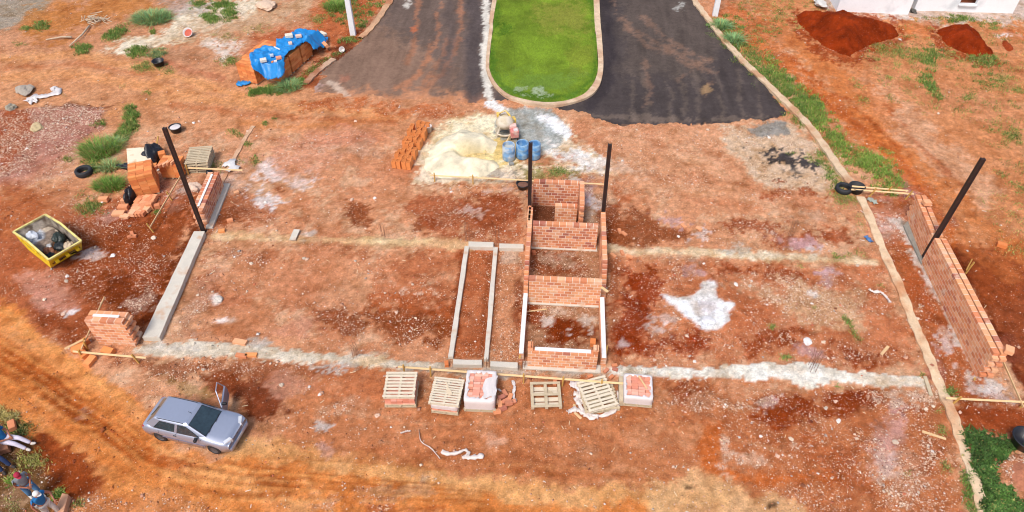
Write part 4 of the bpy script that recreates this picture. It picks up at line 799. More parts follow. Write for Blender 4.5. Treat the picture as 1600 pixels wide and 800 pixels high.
# --- starter bars
def rebar(px, py, n, sp, h, label):
    g = G(px, py); t = thing('starter_bars', label, 'rebar', g)
    for k in range(n):
        mb = MB(); x = (k % 2)*sp; y = (k//2)*sp; mb.tube([(x, y, -.1), (x+random.uniform(-.03, .03), y, h*.6), (x+random.uniform(-.06, .06), y, h)], .009, 5); mb.build('bar', mat('rusty_bar',(140,96,72),.8,.2,5,30,0), t)
    mb = MB(); mb.tube([(0, 0, h*.5), (sp, 0, h*.5), (sp, sp, h*.5), (0, sp, h*.5), (0, 0, h*.5)], .006, 4); mb.build('tie', mat('rusty_bar'), t)
for q in [(597,372,4,.12,.7,'starter bars rising from the back trench in the open plot'),(728,378,4,.14,1.0,'starter bars behind the outer narrow beam'),(775,380,2,.14,1.0,'pair of starter bars behind the inner narrow beam'),(552,560,6,.13,.6,'starter bars rising from the front trench in the open plot'),(1266,582,6,.16,1.0,'starter bars in the white part of the front trench'),(1232,372,4,.14,1.0,'starter bars in dark soil behind the back trench'),(760,572,4,.1,.35,'short starter bars between the front ends of the two narrow beams'),(816,575,4,.1,.4,'starter bars at the front corner of the central block')]: rebar(*q)
# --- loaded pallets in the front row
def pallet(t, w_, d_, z0, m, flip=False, slats=9, name='pallet'):
    """timber pallet: deck slats over three bearers"""
    pb = MB()
    for i in range(3):
        x = -w_/2+.05+i*(w_-.1)/2; pb.box((x, 0, z0+(.03 if not flip else 0)), (.07, d_, .09))
    for i in range(slats):
        y = -d_/2+.04+i*(d_-.08)/(slats-1); pb.box((0, y+random.uniform(-.008, .008), z0+(.12 if not flip else .09)), (w_+random.uniform(-.03, .03), d_/slats*.62, .022), random.uniform(-.01, .01))
    for i in range(3): y = -d_/2+.05+i*(d_-.1)/2; pb.box((0, y, z0+.005-(0 if not flip else .005)), (w_, .09, .022))
    return pb.build(name, m, t)
def bricks_block(t, w_, d_, h_, z0, col, name='bricks', bl=.22, bh=.09, bw=.11, holes=False, jitr=.008, mat_=None):
    mb = MB(); nx = max(1, round(w_/bl)); ny = max(1, round(d_/bw)); nz = max(1, round(h_/bh)); L_, D_, H_ = w_/nx, d_/ny, h_/nz
    for k in range(nz):
        for j in range(ny):
            for i in range(nx):
                if 0 < k < nz-1 and 0 < j < ny-1 and 0 < i < nx-1: continue
                c = random.choice(col); mb.box((-w_/2+(i+.5)*L_+random.uniform(-jitr, jitr), -d_/2+(j+.5)*D_+random.uniform(-jitr, jitr), z0+k*H_), (L_-.008, D_-.008, H_-.006), random.uniform(-.01, .01), jit(c, .08))
    return mb.build(name, mat_ or HOL, t)
PK = [lin(c) for c in [(244,176,152),(236,160,136),(248,190,168),(232,150,122)]]
def wrap(t, w_, d_, z0, z1, hole=.72, name='plastic_wrap', m=PLAS, top=True, seed=0):
    """plastic sheeting round a brick load, folded in over the top edge"""
    mb = MB(); n = 48; rings = []; 
    def ring(k, z, amp):
        r = []
        for i in range(n):
            a = 2*math.pi*i/n+.01; c, s_ = math.cos(a), math.sin(a); q = 1/max(abs(c), abs(s_)); q = min(q, 1.36)
            wob = 1+amp*math.sin(i*2.3+z*9+seed)+amp*.6*math.sin(i*5.1+seed*2); r.append((c*q*w_/2*k*wob, s_*q*d_/2*k*wob, z+amp*.5*math.sin(i*1.7+seed)))
        return r
    prof = [(1.03, z0, .006), (1.03, z0+(z1-z0)*.35, .012), (1.04, z0+(z1-z0)*.7, .012), (1.03, z1, .008), (.97, z1+.02, .01), (.86, z1+.025, .03), (hole, z1+.012, .07)]
    for k, z_, am in prof: rings += ring(k, z_, am)
    fs = []
    for j in range(len(prof)-1):
        for i in range(n): i2 = (i+1) % n; fs.append((j*n+i, j*n+i2, (j+1)*n+i2, (j+1)*n+i))
    mb.add(rings, fs); return mb.build(name, m, t, smooth=True)
def foot(pl, pr, depth, h):  # front base corners in the photo -> centre, width, angle
    a = G(*pl); b = G(*pr); d = b-a; n_ = Vector((-d.y, d.x, 0)).normalized(); c = (a+b)/2+n_*depth/2; return c, d.length, math.atan2(d.y, d.x)
def loaded(label, pl, pr, depth, h, topper=None, wrapped=None, cols=PK, tilt=0):
    c, w_, an = foot(pl, pr, depth, h); t = thing('loaded_pallet', label, 'pallet of bricks', c, an, group='pallets in a row in front of the central block')
    pallet(t, w_, depth, 0, OLDW); bricks_block(t, w_*.93, depth*.95, h-.15, .145, cols)
    if wrapped: wrap(t, w_*.95, depth*.97, .16, h+.01, wrapped, seed=random.random()*6)
    return c, w_, an, t
c, w_, an, t = loaded('pallet of pink bricks topped by an upturned pallet, first in the front row',(601,637),(651,637),1.0,.52)
t2 = thing('wooden_pallet','slatted pallet lying upturned on the first load of bricks','pallet',c+Vector((0,0,.53)),an); pb = pallet(t2,w_*.98,1.02,0,PALE,True,8)
c, w_, an, t = loaded('pallet of bricks covered with closely set pale boards, second in the front row',(674,645),(716,650),.98,.5,cols=PK)
wrap(t,w_*.97,.98,.3,.5,.9)
t2 = thing('wooden_pallet','closely boarded pallet lying on the second load of bricks','pallet',c+Vector((0,0,.535)),an); pallet(t2,w_*1.12,1.05,0,PALE,True,11)
for ch in t2.children if hasattr(t2,'children') else []: pass
m = MB(); m.box((.1,-.05,.115),(.14,.26,.01),.5); m.box((.0,.2,.115),(.05,.3,.012),.4); tag(m.build('paper_scrap',mat('dusty_paper',(226,206,176),.9,.1)),'small crumpled paper lying on the boarded pallet','paper').location = c+Vector((0,0,.535))
c, w_, an, t = loaded('pallet of pink bricks half unwrapped from white plastic, third in the front row',(725,643),(774,645),1.25,.62,wrapped=.8)
m = MB(); n=0
V_ = []; 
for i in range(7):
    for j in range(5): V_.append((.1+i*.07+.04*math.sin(j*2), -.55+j*.2+(i*.03), .66+.02*math.sin(i*2.1+j*1.3)-(.03 if i == 6 else 0)))
F_=[(i*5+j,i*5+j+1,(i+1)*5+j+1,(i+1)*5+j) for i in range(6) for j in range(4)]; m.add(V_,F_); m.build('plastic_flap',PLAS,t,smooth=True)
# empty weathered pallet, bearers up
c, w_, an = foot((830,643),(878,642),1.05,.2); t = thing('wooden_pallet','empty weathered pallet lying bearers up on the ground, fourth in the front row','pallet',c,an,group='pallets in a row in front of the central block')
fr = MB()
for x in (-.5,0,.5): fr.box((x*(w_-.1),0,.1),(.1,1.02,.1))
for y in (-.46,0,.46): fr.box((0,y,.2),(w_,.09,.025))
fr.build('frame',OLDW,t); sl_ = MB()
for y in (-.32,-.12,.12,.30): sl_.box((0,y,.06),(w_,.15,.03),random.uniform(-.02,.02))
sl_.build('deck_boards',PALE,t); m = MB(); m.box((.12,.18,.095),(.12,.3,.006),.9); m.build('loose_splinter',OLDW,t)
# stack of empty pallets with a tilted one on top and plastic around
c, w_, an = foot((916,648),(964,640),1.1,.4); t = thing('wooden_pallet','lower grey empty pallet tangled in plastic, under the tilted pale one','pallet',c+Vector((.05,-.02,0)),an-.05); pallet(t,w_*1.12,1.1,0,OLDW,False,9)
t = thing('wooden_pallet','pale slatted pallet lying askew on top of the grey one, fifth in the front row','pallet',c+Vector((-.02,.02,.16)),an+.12,group='pallets in a row in front of the central block'); t.rotation_euler[0]=.06; pallet(t,w_*.98,1.18,0,PALE,False,9)
def ribbon(name,label,cat,pts,wd,m,th=.01,seed=1):
    g=[G(*p) for p in pts]; c=curve(g,5); o0=c[0].copy(); mb=MB(); R_=random.Random(seed); vs=[]; n=len(c)
    for i,p in enumerate(c):
        d=(c[min(i+1,n-1)]-c[max(i-1,0)]).normalized(); nr=Vector((-d.y,d.x,0)); w1=wd*(.5+R_.random()); zz=.02+min(.05,wd*.25)*R_.random()
        for s_,k in ((-1,0),(-.35,.05),(.3,.01),(1,.03)): vs.append(p-o0+nr*s_*w1/2+Vector((0,0,zz+k*R_.random()*2)))
    fs=[(i*4+j,i*4+j+1,(i+1)*4+j+1,(i+1)*4+j) for i in range(n-1) for j in range(3)]; mb.add(vs,fs); o=mb.build(name,m,None,smooth=True); o.location=o0
    so_=o.modifiers.new('thickness','SOLIDIFY'); so_.thickness=th; return tag(o,label,cat)
PL2=mat('dusty_plastic',(236,222,214),.5,.15,6,40,.5)
ribbon('plastic_strip','loop of white plastic around the foot of the tilted pallet','plastic sheet',[(908,612),(904,628),(910,642),(926,650),(944,650),(962,640),(968,626),(964,612)],.12,PL2,seed=2)
ribbon('plastic_strip','crumpled white plastic fold rising beside the empty weathered pallet','plastic sheet',[(890,604),(900,602),(908,612)],.22,PLAS,seed=3)
ribbon('plastic_strip','tangle of dusty plastic between the weathered and the tilted pallet','plastic sheet',[(896,616),(904,618),(900,626),(906,632),(912,624)],.16,PL2,seed=4)
ribbon('plastic_strip','dirty plastic spread on the soil in front of the tilted pallet','plastic sheet',[(886,646),(898,641),(910,646),(922,654),(934,652)],.16,PL2,seed=5)
ribbon('plastic_strip','white plastic strip standing beside the broken bricks','plastic sheet',[(801,596),(804,606),(802,618),(805,630)],.09,PLAS,seed=6)
ribbon('plastic_strip','thin white strips trailing from the half unwrapped pallet','plastic sheet',[(776,608),(786,614),(790,620),(778,622)],.05,PLAS,seed=7)
ribbon('torn_cloth','long white torn cloth above the rubble bank','cloth',[(45,160),(52,154),(66,152),(80,149),(90,145),(88,140),(80,142)],.42,PLAS,seed=8)
ribbon('torn_cloth','white shred of cloth next to the long torn one','cloth',[(44,161),(52,158),(58,156)],.5,PLAS,seed=9)
ribbon('paper_scrap','torn beige sheet lying alone on the open soil in front','paper',[(690,706),(700,710),(716,708),(728,704),(732,712),(722,716)],.10,PL2,seed=10)
ribbon('paper_scrap','flat folded beige paper beside the torn sheet','paper',[(724,716),(738,716),(756,713)],.13,PL2,seed=11)
ribbon('plastic_strip','thin curling beige strip near the buried kerb','plastic strip',[(1357,453),(1364,457),(1376,458),(1386,468),(1390,474)],.1,PL2,seed=12)
ribbon('string','thin white string curled on the soil near the beige paper','string',[(655,672),(658,690),(672,700),(680,708),(688,718)],.012,PL2,seed=13)
ribbon('string','short white string lying above the curled one','string',[(626,678),(634,675),(642,674)],.03,PL2,seed=14)
c, w_, an, t = loaded('pallet of pink bricks neatly wrapped in white plastic, last in the front row',(972,634),(1018,638),.98,.5,wrapped=.84)
m=MB(); m.box((-w_/2-.06,-.0,.0),(.13,1.0,.3)); m.build('side_boards',OLDW,t)
m=MB(); m.beam((.02,.42,.515),(.28,-.1,.53),.05,.03); m.build('stick',WOODM,t)
# --- hollow blocks
HC=[lin(c) for c in [(240,150,84),(232,138,74),(244,160,96),(224,128,70)]]
def hollow_block(name='hollow_block',w_=.25,d_=.2,h_=.42,nx=2,ny=1):
    """upright clay block with shallow top cells, a dark fill below standing for their shade"""
    mb=MB(); tw=.022; c=lin((236,146,80)); xs=[-w_/2+i*(w_-tw)/nx for i in range(nx+1)]
    for x in xs: mb.box((x+tw/2,0,0),(tw,d_,h_),0,c)
    ysn=[-d_/2+i*(d_-tw)/ny for i in range(ny+1)]
    cw=(w_-tw)/nx-tw
    for y in ysn:
        for i in range(nx): mb.box((xs[i]+tw+cw/2,y+tw/2,.001),(cw+.001,tw,h_-.002),0,jit(c,.05))
    mb.box((0,0,.02),(w_-.02,d_-.02,h_*.74),0,lin((58,24,12)))  # dark-coloured fill paints the shade of deep holes into the cells
    return mb.build(name,HOL)
hb=hollow_block(); first=True; hid=0
g0=G(628,262); g1=G(661,198); dd=(g1-g0); Lr=dd.length; dd.normalize(); nn=Vector((-dd.y,dd.x,0)); rows=13
for r in range(rows):
    for cI in range(4):
        if random.random()<.14 or (cI==3 and r%3==2) or (cI==0 and r in (4,5)): continue
        o=hb if first else hb.copy()
        if not first: COL.objects.link(o)
        first=False; p=g0+dd*(r*Lr/rows)+nn*((1.5-cI)*.235); o.location=p+Vector((random.uniform(-.025,.025),random.uniform(-.025,.025),0)); o.rotation_euler=(0,0,math.atan2(dd.y,dd.x)+random.uniform(-.12,.12)); o.scale=(1,1,random.choice((.9,1,1,1.12)))
        tag(o,'upright orange hollow clay block in the long double row beside the pale sand','hollow block','hollow blocks standing in a row beside the sand')
def block_stack(name,label,corner,direction,w_,d_,h_,z0=.0,cols=HC,bl=.3,bh=.15,bw=.16,parts=True,group=None,cat='block stack'):
    t=thing(name,label,cat,corner,direction,group=group); 
    o=bricks_block(t,w_,d_,h_,z0+.06,cols,'blocks',bl,bh,bw,jitr=.006); o.data.transform(Matrix.Translation((w_/2,d_/2,0)))
    pb=MB()
    for x in (.08,w_/2,w_-.08): pb.box((x,d_/2,0),(.09,d_,.06))
    pb.build('pallet',OLDW,t); dk=MB()
    for i in range(int(w_*d_*3)):   # vent holes seen in the block faces
        pass
    return t
# big cube and its neighbour, left yard
a=G(214,310); b=G(251,302); d=b-a; block_stack('block_stack','large orange cube of stacked clay blocks next to the steel post',a,math.atan2(d.y,d.x),d.length,1.15,1.05)
a=G(262,280); b=G(281,279); d=b-a; block_stack('block_stack','smaller orange block stack half hidden behind the large cube',G(255,279),0.03,.95,.7,.75)
def brick_at(px,py,z=0,rz=None,size=(.26,.15,.13),col=None,label=None,group=None,name='brick',tilt=0,cat='brick'):
    mb=MB(); mb.box((0,0,0),size,0,col or random.choice(BC)); o=mb.build(name,HOL,bevel=.006); g=G(px,py,z); o.location=g; o.rotation_euler=(tilt,0,random.uniform(0,3) if rz is None else rz); return tag(o,label,cat,group)
# tilted bricks on the neighbour stack
gq='loose bricks leaning on the smaller orange stack'
for k,(px,py) in enumerate([(247,262),(253,260),(259,258),(265,256),(271,255)]): brick_at(px,py,.8,1.1+.05*k,(.34,.07,.18),random.choice(BC),'salmon brick leaning among others on top of the smaller orange stack',gq,tilt=.3)
brick_at(243,262,.8,.2,(.2,.2,.2),HC[0],'orange block set upright at the corner of the smaller stack'); brick_at(257,250,.1,.5,(.3,.3,.45),HC[1],'tall orange block upright behind the smaller stack',name='hollow_block',cat='hollow block')
# collapsed blocks in front of the cube
t=thing('block_stack','sheet of salmon blocks lying flat on the soil in front of the large orange cube','block stack',G(222,324)); mb=MB(); A=G(206,339); B=G(230,337); C_=G(246,309); D_=G(218,312)
for i in range(5):
    for j in range(6):
        u,v=(i+.5)/5,(j+.5)/6; p=A.lerp(B,u).lerp(D_.lerp(C_,u),v)-G(222,324)
        if i==4 and j<1: continue
        mb.box((p.x,p.y,random.uniform(0,.03)),(.24,.29,.17+random.uniform(0,.03)),-.15+random.uniform(-.04,.04),jit(random.choice(BC),.06))
mb.build('blocks',HOL,t,bevel=.006)
gb='loose clay bricks around the large orange cube'
for q in [(186,335,.1,(.5,.3,.12)),(196,339,-.1,(.4,.24,.1)),(236,326,.2,(.26,.2,.32))]: brick_at(q[0],q[1],0,q[2],q[3],random.choice(BC),'salmon block fallen against the flat sheet of blocks',gb)
brick_at(163,314,0,.1,(.4,.22,.18),BC[0],'single salmon block lying in the grass away from the cube'); brick_at(194,326,0,.1,(.42,.26,.18),BC[1],'larger salmon block of the pair beside the flat sheet'); brick_at(197,317,.0,.2,(.34,.2,.2),BC[4],'smaller salmon block behind its pair beside the flat sheet'); brick_at(247,325,0,.5,(.24,.2,.2),BC[3],'salmon block under the slanting timber rail')
for q in [(207,366),(210,370),(204,371)]: brick_at(q[0],q[1],0,None,(.22,.12,.1),BC[3],'broken brick in the little heap between dumpster and steel post','broken bricks in the little heap')
# bricks in front of the bottom left wall
for k,(px,py,rz,lb) in enumerate([(124,547,.5,'orange block behind the stub rail by the track'),(133,555,-.6,'orange block leaning in the middle of the group by the track'),(142,567,1.4,'orange block under the short timber rail'),(131,538,.9,'orange block closest to the small free-standing wall'),(171,551,-.2,'orange block lying at the foot of the small free-standing wall')]): brick_at(px,py,0,rz,(.42,.24,.2),HC[k%4],lb,tilt=.15,name='hollow_block',cat='hollow block')
for px,py,rz,s_,lb in [(1564,385,-.4,(.36,.22,.16),'single salmon brick on the bare slope beyond the long wall'),(1437,300,0,(.01,.01,.01),None),(460,373,1.25,(.55,.14,.06),None),(376,536,-.15,(.5,.2,.12),'orange block set in the front trench, upper of two'),(378,557,-.1,(.42,.16,.1),'orange block on the lower edge of the front trench, nearer the wall'),(393,556,.05,(.42,.16,.1),'orange block on the lower edge of the front trench, farther along'),(360,346,.5,(.25,.18,.12),'salmon brick on dark soil beside the small reddish wall'),(347,362,.3,(.25,.18,.1),'orange brick on the back trench near the steel post'),(370,302,.7,(.22,.16,.1),'salmon brick near the footing of the small reddish wall'),(926,538,1.5,(.25,.2,.2),'orange brick leaning inside the low side wall'),(698,571,.2,(.14,.2,.16),'orange brick end at the corner of the outer narrow beam')]:
    if lb: brick_at(px,py,0,rz,s_,random.choice(BC+HC),lb)
brick_at(1447,319,1.25,.1,(.28,.26,.16),BC[2],'loose salmon brick lying on the far end of the shorter double wall'); brick_at(1567,566,1.32,1.1,(.3,.26,.16),BC[2],'loose salmon brick on the near end of the long double wall').location=(15.56,15.72,1.325)
bpy.data.objects[-1] if False else None
for i,(px,py) in enumerate([(781,634),(786,640),(779,628),(790,628),(797,622),(795,632),(783,622),(789,616),(800,629),(777,645)]): brick_at(px,py,random.choice((0,0,.06)),None,(.26,.14,.12),random.choice(BC+BD),'broken brick in the heap between the half unwrapped pallet and the white strip','broken bricks heaped beside the half unwrapped pallet',tilt=random.uniform(-.3,.3))
for i,(px,py) in enumerate([(947,580),(960,572),(961,578),(922,589),(955,590)]): brick_at(px,py,0,None,(.2,.12,.08),random.choice(BC+BD),'broken red brick on the rubble behind the last pallets','broken bricks near the front corner of the block')
for i,(px,py) in enumerate([(1068,354),(1092,358),(968,362),(975,366),(972,396),(984,402),(958,400)]): brick_at(px,py,0,None,(.28,.13,.08),random.choice(BC),'pale broken brick on the dark soil behind the back trench','broken bricks behind the back trench')
brick_at(867,597,.1,1.5,(.3,.13,.12),BC[3],'salmon brick sticking out behind the empty weathered pallet'); brick_at(834,397,0,.3,(.14,.16,.16),BC[3],'red brick inside the block by the stepped side wall')
def plank(px1,py1,px2,py2,wd,label,m=WOODM,z=.04,th=.03,cat='plank',name='plank'):
    A=G(px1,py1,z); B=G(px2,py2,z); mb=MB(); c=(A+B)/2; c.z=0; mb.beam(A-c,B-c,wd,th); o=mb.build(name,m); o.location=c; return tag(o,label,cat)
plank(457,375,464,359,.26,'pale board bridging the back trench in the open plot',CONC,.08,.05); plank(822,487,854,483,.05,'thin lath on the floor against the salmon cross wall'); plank(1377,554,1388,541,.1,'short pale board on the dark soil near the buried kerb'); plank(1441,674,1478,686,.08,'long pink lath lying before the buried kerb'); plank(1445,588,1455,618,.12,'weathered board against the edge of the buried kerb',OLDW); plank(898,645,908,654,.08,'stub of pale lath in front of the tilted pallet'); plank(1400,596,1398,606,.0001,None) if False else None
plank(899,639,897,632,.09,'small pale lath beside the plastic tangle') ; plank(936,446,950,456,.1,'short slanting board across the stepped wall end near the lime patch',WOODM,1.05); plank(812,560,815,528,.06,'thin yellow lath leaning on the low side wall by the narrow beams',STAKE,.35); plank(946,560,949,540,.05,'thin yellow lath leaning on the low side wall near the lime patch',STAKE,.35); plank(1522,594,1524,590,.05,'tiny lath at the wall foot',STAKE)
plank(244,232,247,213,.06,'short upright lath behind the paper-topped pallet',STAKE,.5,.05)
for k,(a_,b_,c_,d_) in enumerate([(420,702,430,704),(470,733,480,731),(590,737,598,734),(676,685,686,687)]): pass
# --- tubs, tyres, buckets
def tyre(px,py,r,label,tilt=0,h=.2,group=None):
    prof=[(r*.62,h*.12),(r*.7,0),(r*.92,0),(r,h*.2),(r,h*.8),(r*.92,h),(r*.7,h),(r*.62,h*.86),(r*.66,h*.5),(r*.62,h*.12)]
    mb=MB(); mb.lathe((0,0,0),prof,32); o=mb.build('tyre',RUB,smooth=True); o.location=G(px,py)+Vector((0,0,.02)); o.rotation_euler=(tilt,0,0); return tag(o,label,'tyre',group)
def tub(px,py,r,h,label,fill=None,fcol=None,m=RUB,fz=.6,tilt=0,name='tub',cat='tub'):
    t=thing(name,label,cat,G(px,py)+Vector((0,0,.02))); t.rotation_euler=(tilt,0,0); prof=[(0,.0),(r*.8,0),(r*.97,h*.95),(r*1.06,h*.96),(r*1.06,h),(r*.93,h),(r*.77,.04),(0,.04)]; mb=MB(); mb.lathe((0,0,0),prof,28); mb.build('shell',m,t,smooth=True)
    if fcol: mb=MB(); mb.lathe((0,0,0),[(0,h*fz+.04),(r*.45,h*fz+.025),(r*.86,h*fz)],24); mb.build('contents',fcol,t,smooth=True)
    return t
tyre(133,272,.38,'worn black tyre lying flat near the tall green grass',h=.26)
tyre(1317,298,.36,'black tyre lying at the end of the upper kerb',h=.22)
tub(1336,299,.34,.3,'black tub under the ends of the two parallel planks',m=RUB)
tub(249,102,.32,.28,'empty black tub in the grass below the white sandy patch',m=BLKP)
tub(276,205,.3,.26,'black tub full of white lime beside the steel post top',m=BLKP,fcol=PLAS,fz=.85)
tub(817,293,.3,.24,'black tub holding dark mortar next to the rear wall of the block',m=BLKP,fcol=mat('dark_mix',(130,90,74),.9,.3,8,40,.5),fz=.5)
tub(1597,694,.42,.36,'black tub at the edge of the green creeper',m=BLKP)
tub(670,206,.17,.34,'small white bucket at the end of the double row of hollow blocks',m=PLAS,name='bucket',cat='bucket')
tub(297,54,.28,.3,'white and red paint can on its side at the sandy patch',m=PLAS,tilt=.7,name='paint_can',cat='can',fcol=mat('red_paint',(196,84,60),.6,.2),fz=.6)
tub(536,79,.16,.25,'small white can on its side by the kerb next to the tarpaulin',m=PLAS,tilt=.9,name='paint_can',cat='can')
ribbon('plastic_strip','grey crumpled bag by the tyre and tub at the kerb end','bag',[(1356,315),(1362,313),(1368,320)],.2,mat('grey_bag',(170,176,164),.7,.2),seed=21)
ribbon('plastic_strip','crumpled grey bag at the narrow kerb crossing the timber rail','bag',[(354,255),(362,258),(366,268)],.5,mat('pale_bag',(222,220,220),.6,.12),seed=22)
ribbon('plastic_strip','small blue rag on the soil by the buried kerb','rag',[(1352,370),(1358,376),(1362,380)],.16,mat('blue_rag',(84,124,176),.7,.2),seed=23)
# --- three blue drums
BLUE=mat('blue_drum',(96,156,214),.6,.15,4,30,.2,dirt=(150,190,222),dirt_amt=.6,dirt_scale=4)
for px,py,lb in [(795,248,'pale cement-stained blue drum, the one beside the sand pile'),(816,245,'bluest open drum in the middle of the three'),(834.5,246,'open blue drum partly behind the steel post')]:
    t=thing('blue_drum',lb,'drum',G(px,py),group='open blue drums in front of the mixer'); r,h=.3,.82
    mb=MB(); mb.lathe((0,0,0),[(0,0),(r*.9,0),(r,.06),(r*1.0,.26),(r*1.03,.28),(r,.3),(r*1.0,.54),(r*1.03,.56),(r,.58),(r*.98,h*.95),(r*.93,h),(r*.88,h),(r*.92,h*.93),(r*.93,.05),(0,.05)],30); mb.build('shell',BLUE if px!=795 else mat('pale_drum',(128,172,216),.6,.12,4,30,.2,dirt=(206,214,220),dirt_amt=.65,dirt_scale=3),t,smooth=True)
    mb=MB(); fz=.45 if px!=795 else .62; mb.lathe((0,0,0),[(0,fz),(r*.92,fz)],24); mb.build('contents',mat('drum_water',(70,120,160),.12,.1,3,10,.05) if px!=795 else mat('cement_slurry',(190,194,190),.7,.1),t)
m=MB(); m.box((0,0,0),(.22,.18,.1),.3); tag(m.build('brick',mat('grey_block',(150,150,146),.9,.2),bevel=.01),'small grey lump at the foot of the palest drum','stone').location=G(799,257)
# --- cement mixer
t=thing('cement_mixer','old pale cement mixer with yellow bar and pink motor housing on the wet slab','cement mixer',G(789,208)); CRM=mat('mixer_paint',(206,192,166),.7,.2,5,30,.3,dirt=(226,214,196),dirt_amt=.7); YEL=mat('yellow_bar',(236,196,96),.6,.2,5,30,.2,dirt=(226,206,170),dirt_amt=.4)
M_t=Matrix.Rotation(math.radians(-14),3,'X')
mb=MB(); mb.lathe((0,0,.42),[(0,-.1),(.3,-.08),(.44,.1),(.46,.28),(.3,.5),(.26,.56),(.23,.54),(.28,.46),(.4,.28),(0,.1)],30,M_t); mb.build('drum',CRM,t,smooth=True)
mb=MB(); mb.lathe((0,0,.42),[(0,.5),(.2,.49),(.3,.42)],24,M_t); mb.build('mix',mat('pale_mix',(240,222,186),.9,.15),t)
mb=MB(); mb.tube([(-.36,.1,.62),(-.3,.2,1.0),(0,.3,1.12),(.2,.12,1.02),(.42,-.1,.66)],.05,8); mb.build('yoke',YEL,t,smooth=True)
mb=MB(); mb.lathe((0,0,0),[(.28,0),(.44,.04),(.5,.2),(.46,.2),(.38,.08),(.28,.06)],28); mb.build('ring_base',CRM,t,smooth=True)
for x,y in ((-.3,.3),(.3,.3),(-.3,-.3)): mb=MB(); mb.tube([(x*1.3,y*1.3,0),(x*.8,y*.8,.5)],.035,6); mb.build('leg',CRM,t)
mb=MB(); mb.box((.36,.32,.4),(.3,.3,.3),.4); mb.box((-.34,.4,.7),(.2,.24,.2),.2); mb.build('gear_cover',YEL,t,bevel=.03)
PKM=mat('pink_motor',(214,130,124),.7,.2,5,30,.3,dirt=(226,196,180),dirt_amt=.5)
mb=MB(); mb.box((.5,-.42,.12),(.42,.4,.42),.25); mb.build('motor_housing',PKM,t,bevel=.06); mb=MB(); mb.box((.4,-.2,.44),(.36,.26,.24),.25); mb.build('motor_cover',mat('pale_pink',(236,196,186),.7,.15),t,bevel=.05)
mb=MB(); mb.box((.56,-.48,.54),(.2,.18,.03),.25); mb.build('switch_plate',PLAS,t); mb=MB(); mb.tube([(.3,-.6,.3),(.12,-.85,.06)],.025,6); mb.build('handle',WOODM,t)
for x in (.36,.66): mb=MB(); mb.tube([(x,-.55,-.02),(x,-.5,.2)],.03,6); mb.build('leg',STEEL,t)
# --- piles of soil and sand
def mound(name,label,cat,outline,slope,hmax,m,colr,noise=.05,step=.09,dent=None,kind=None,tint=None):
    pts=[(p.x,p.y) for p in [G(*q) for q in outline]]; x0,x1=min(p[0] for p in pts)-.3,max(p[0] for p in pts)+.3; y0,y1=min(p[1] for p in pts)-.3,max(p[1] for p in pts)+.3
    cx,cy=(x0+x1)/2,(y0+y1)/2; pc=[(a-cx,b-cy) for a,b in pts]
    def zf(X,Y,d):
        s=poly_sd(X,Y,pc)+.16*fbm(X+cx,Y+cy,1.4,33,4)+.10*fbm(X+cx,Y+cy,5,34,3); h=hmax*(1-np.exp(-np.maximum(s,0)*slope/hmax)); h=h+noise*fbm(X,Y,1.3,35,6)*1.5*np.clip(s*2,0,1)
        if dent: h=h-dent(X,Y,s)
        return np.where(s>0,h,s*.6)-.02
    def cf(X,Y):
        t=np.clip(fbm(X,Y,1.8,37,5)*1.6,-1,1)[:,None]; base=np.array([lin(colr)]*len(X))
        if tint: k,tc_=tint(X,Y); k=k[:,None]; base=base*(1-k)+np.array(lin(tc_))*k
        return np.clip(base*(1+(.36 if hmax>.7 else .2)*t),0,.98),np.full(len(X),.25),np.zeros(len(X))
    o=grid_mesh(name,np.arange(x0-cx,x1-cx,step),np.arange(y0-cy,y1-cy,step),zf,m,keep=lambda X,Y:poly_sd(X,Y,pc)>-.22,colfun=cf); o.location=(cx,cy,0); return tag(o,label,cat,kind=kind)
SM=soil_material('heaped_soil',.5,.97,.06,.8); SDM=soil_material('heaped_sand',.15,.97,.03,.35)
mound('soil_pile','large dark red soil pile in front of the white house','soil pile',[(1244,24),(1262,22),(1290,24),(1325,26),(1345,34),(1370,36),(1398,42),(1408,56),(1375,66),(1345,76),(1328,88),(1305,80),(1275,62),(1252,42)],.95,1.35,SM,(138,50,16),.2)
mound('soil_pile','smaller red soil pile with a crest, beyond the large one','soil pile',[(1464,46),(1490,42),(1512,40),(1530,56),(1552,84),(1525,90),(1500,80),(1474,68)],1.0,1.2,SM,(142,50,16),.14)
mound('soil_pile','tiny red soil heap beyond the two soil piles','soil pile',[(1564,66),(1572,62),(1584,78),(1574,80)],.7,.3,SM,(160,70,36),.05)
mound('sand_pile','broad cream sand pile hollowed out on the mixer side','sand pile',[(662,262),(668,236),(690,214),(720,204),(752,208),(778,222),(772,240),(778,260),(760,272),(726,276),(694,280),(674,272)],.8,.85,SDM,(250,238,208),.14,
      tint=lambda X,Y:(.9*np.exp(-((X-.75)/1.3)**2-((Y+.15)/.5)**2),(232,206,140)),dent=lambda X,Y,s:.75*np.exp(-((X-.85)/1.2)**4-((Y+.2-.1*X)/.42)**2)*np.clip(s*1.5,0,1))
mound('rubble_pile','low heap of stony red earth inside the creeper corner','rubble pile',[(1566,742),(1574,720),(1592,712),(1625,720),(1625,760),(1590,764)],.4,.3,SM,(196,128,98),.08)
mound('sand_spill','small grey heap of dry lime inside the white star-shaped patch','lime heap',[(1092,502),(1098,490),(1112,490),(1124,500),(1116,510),(1100,510)],.4,.12,SDM,(226,224,228),.04,step=.05)
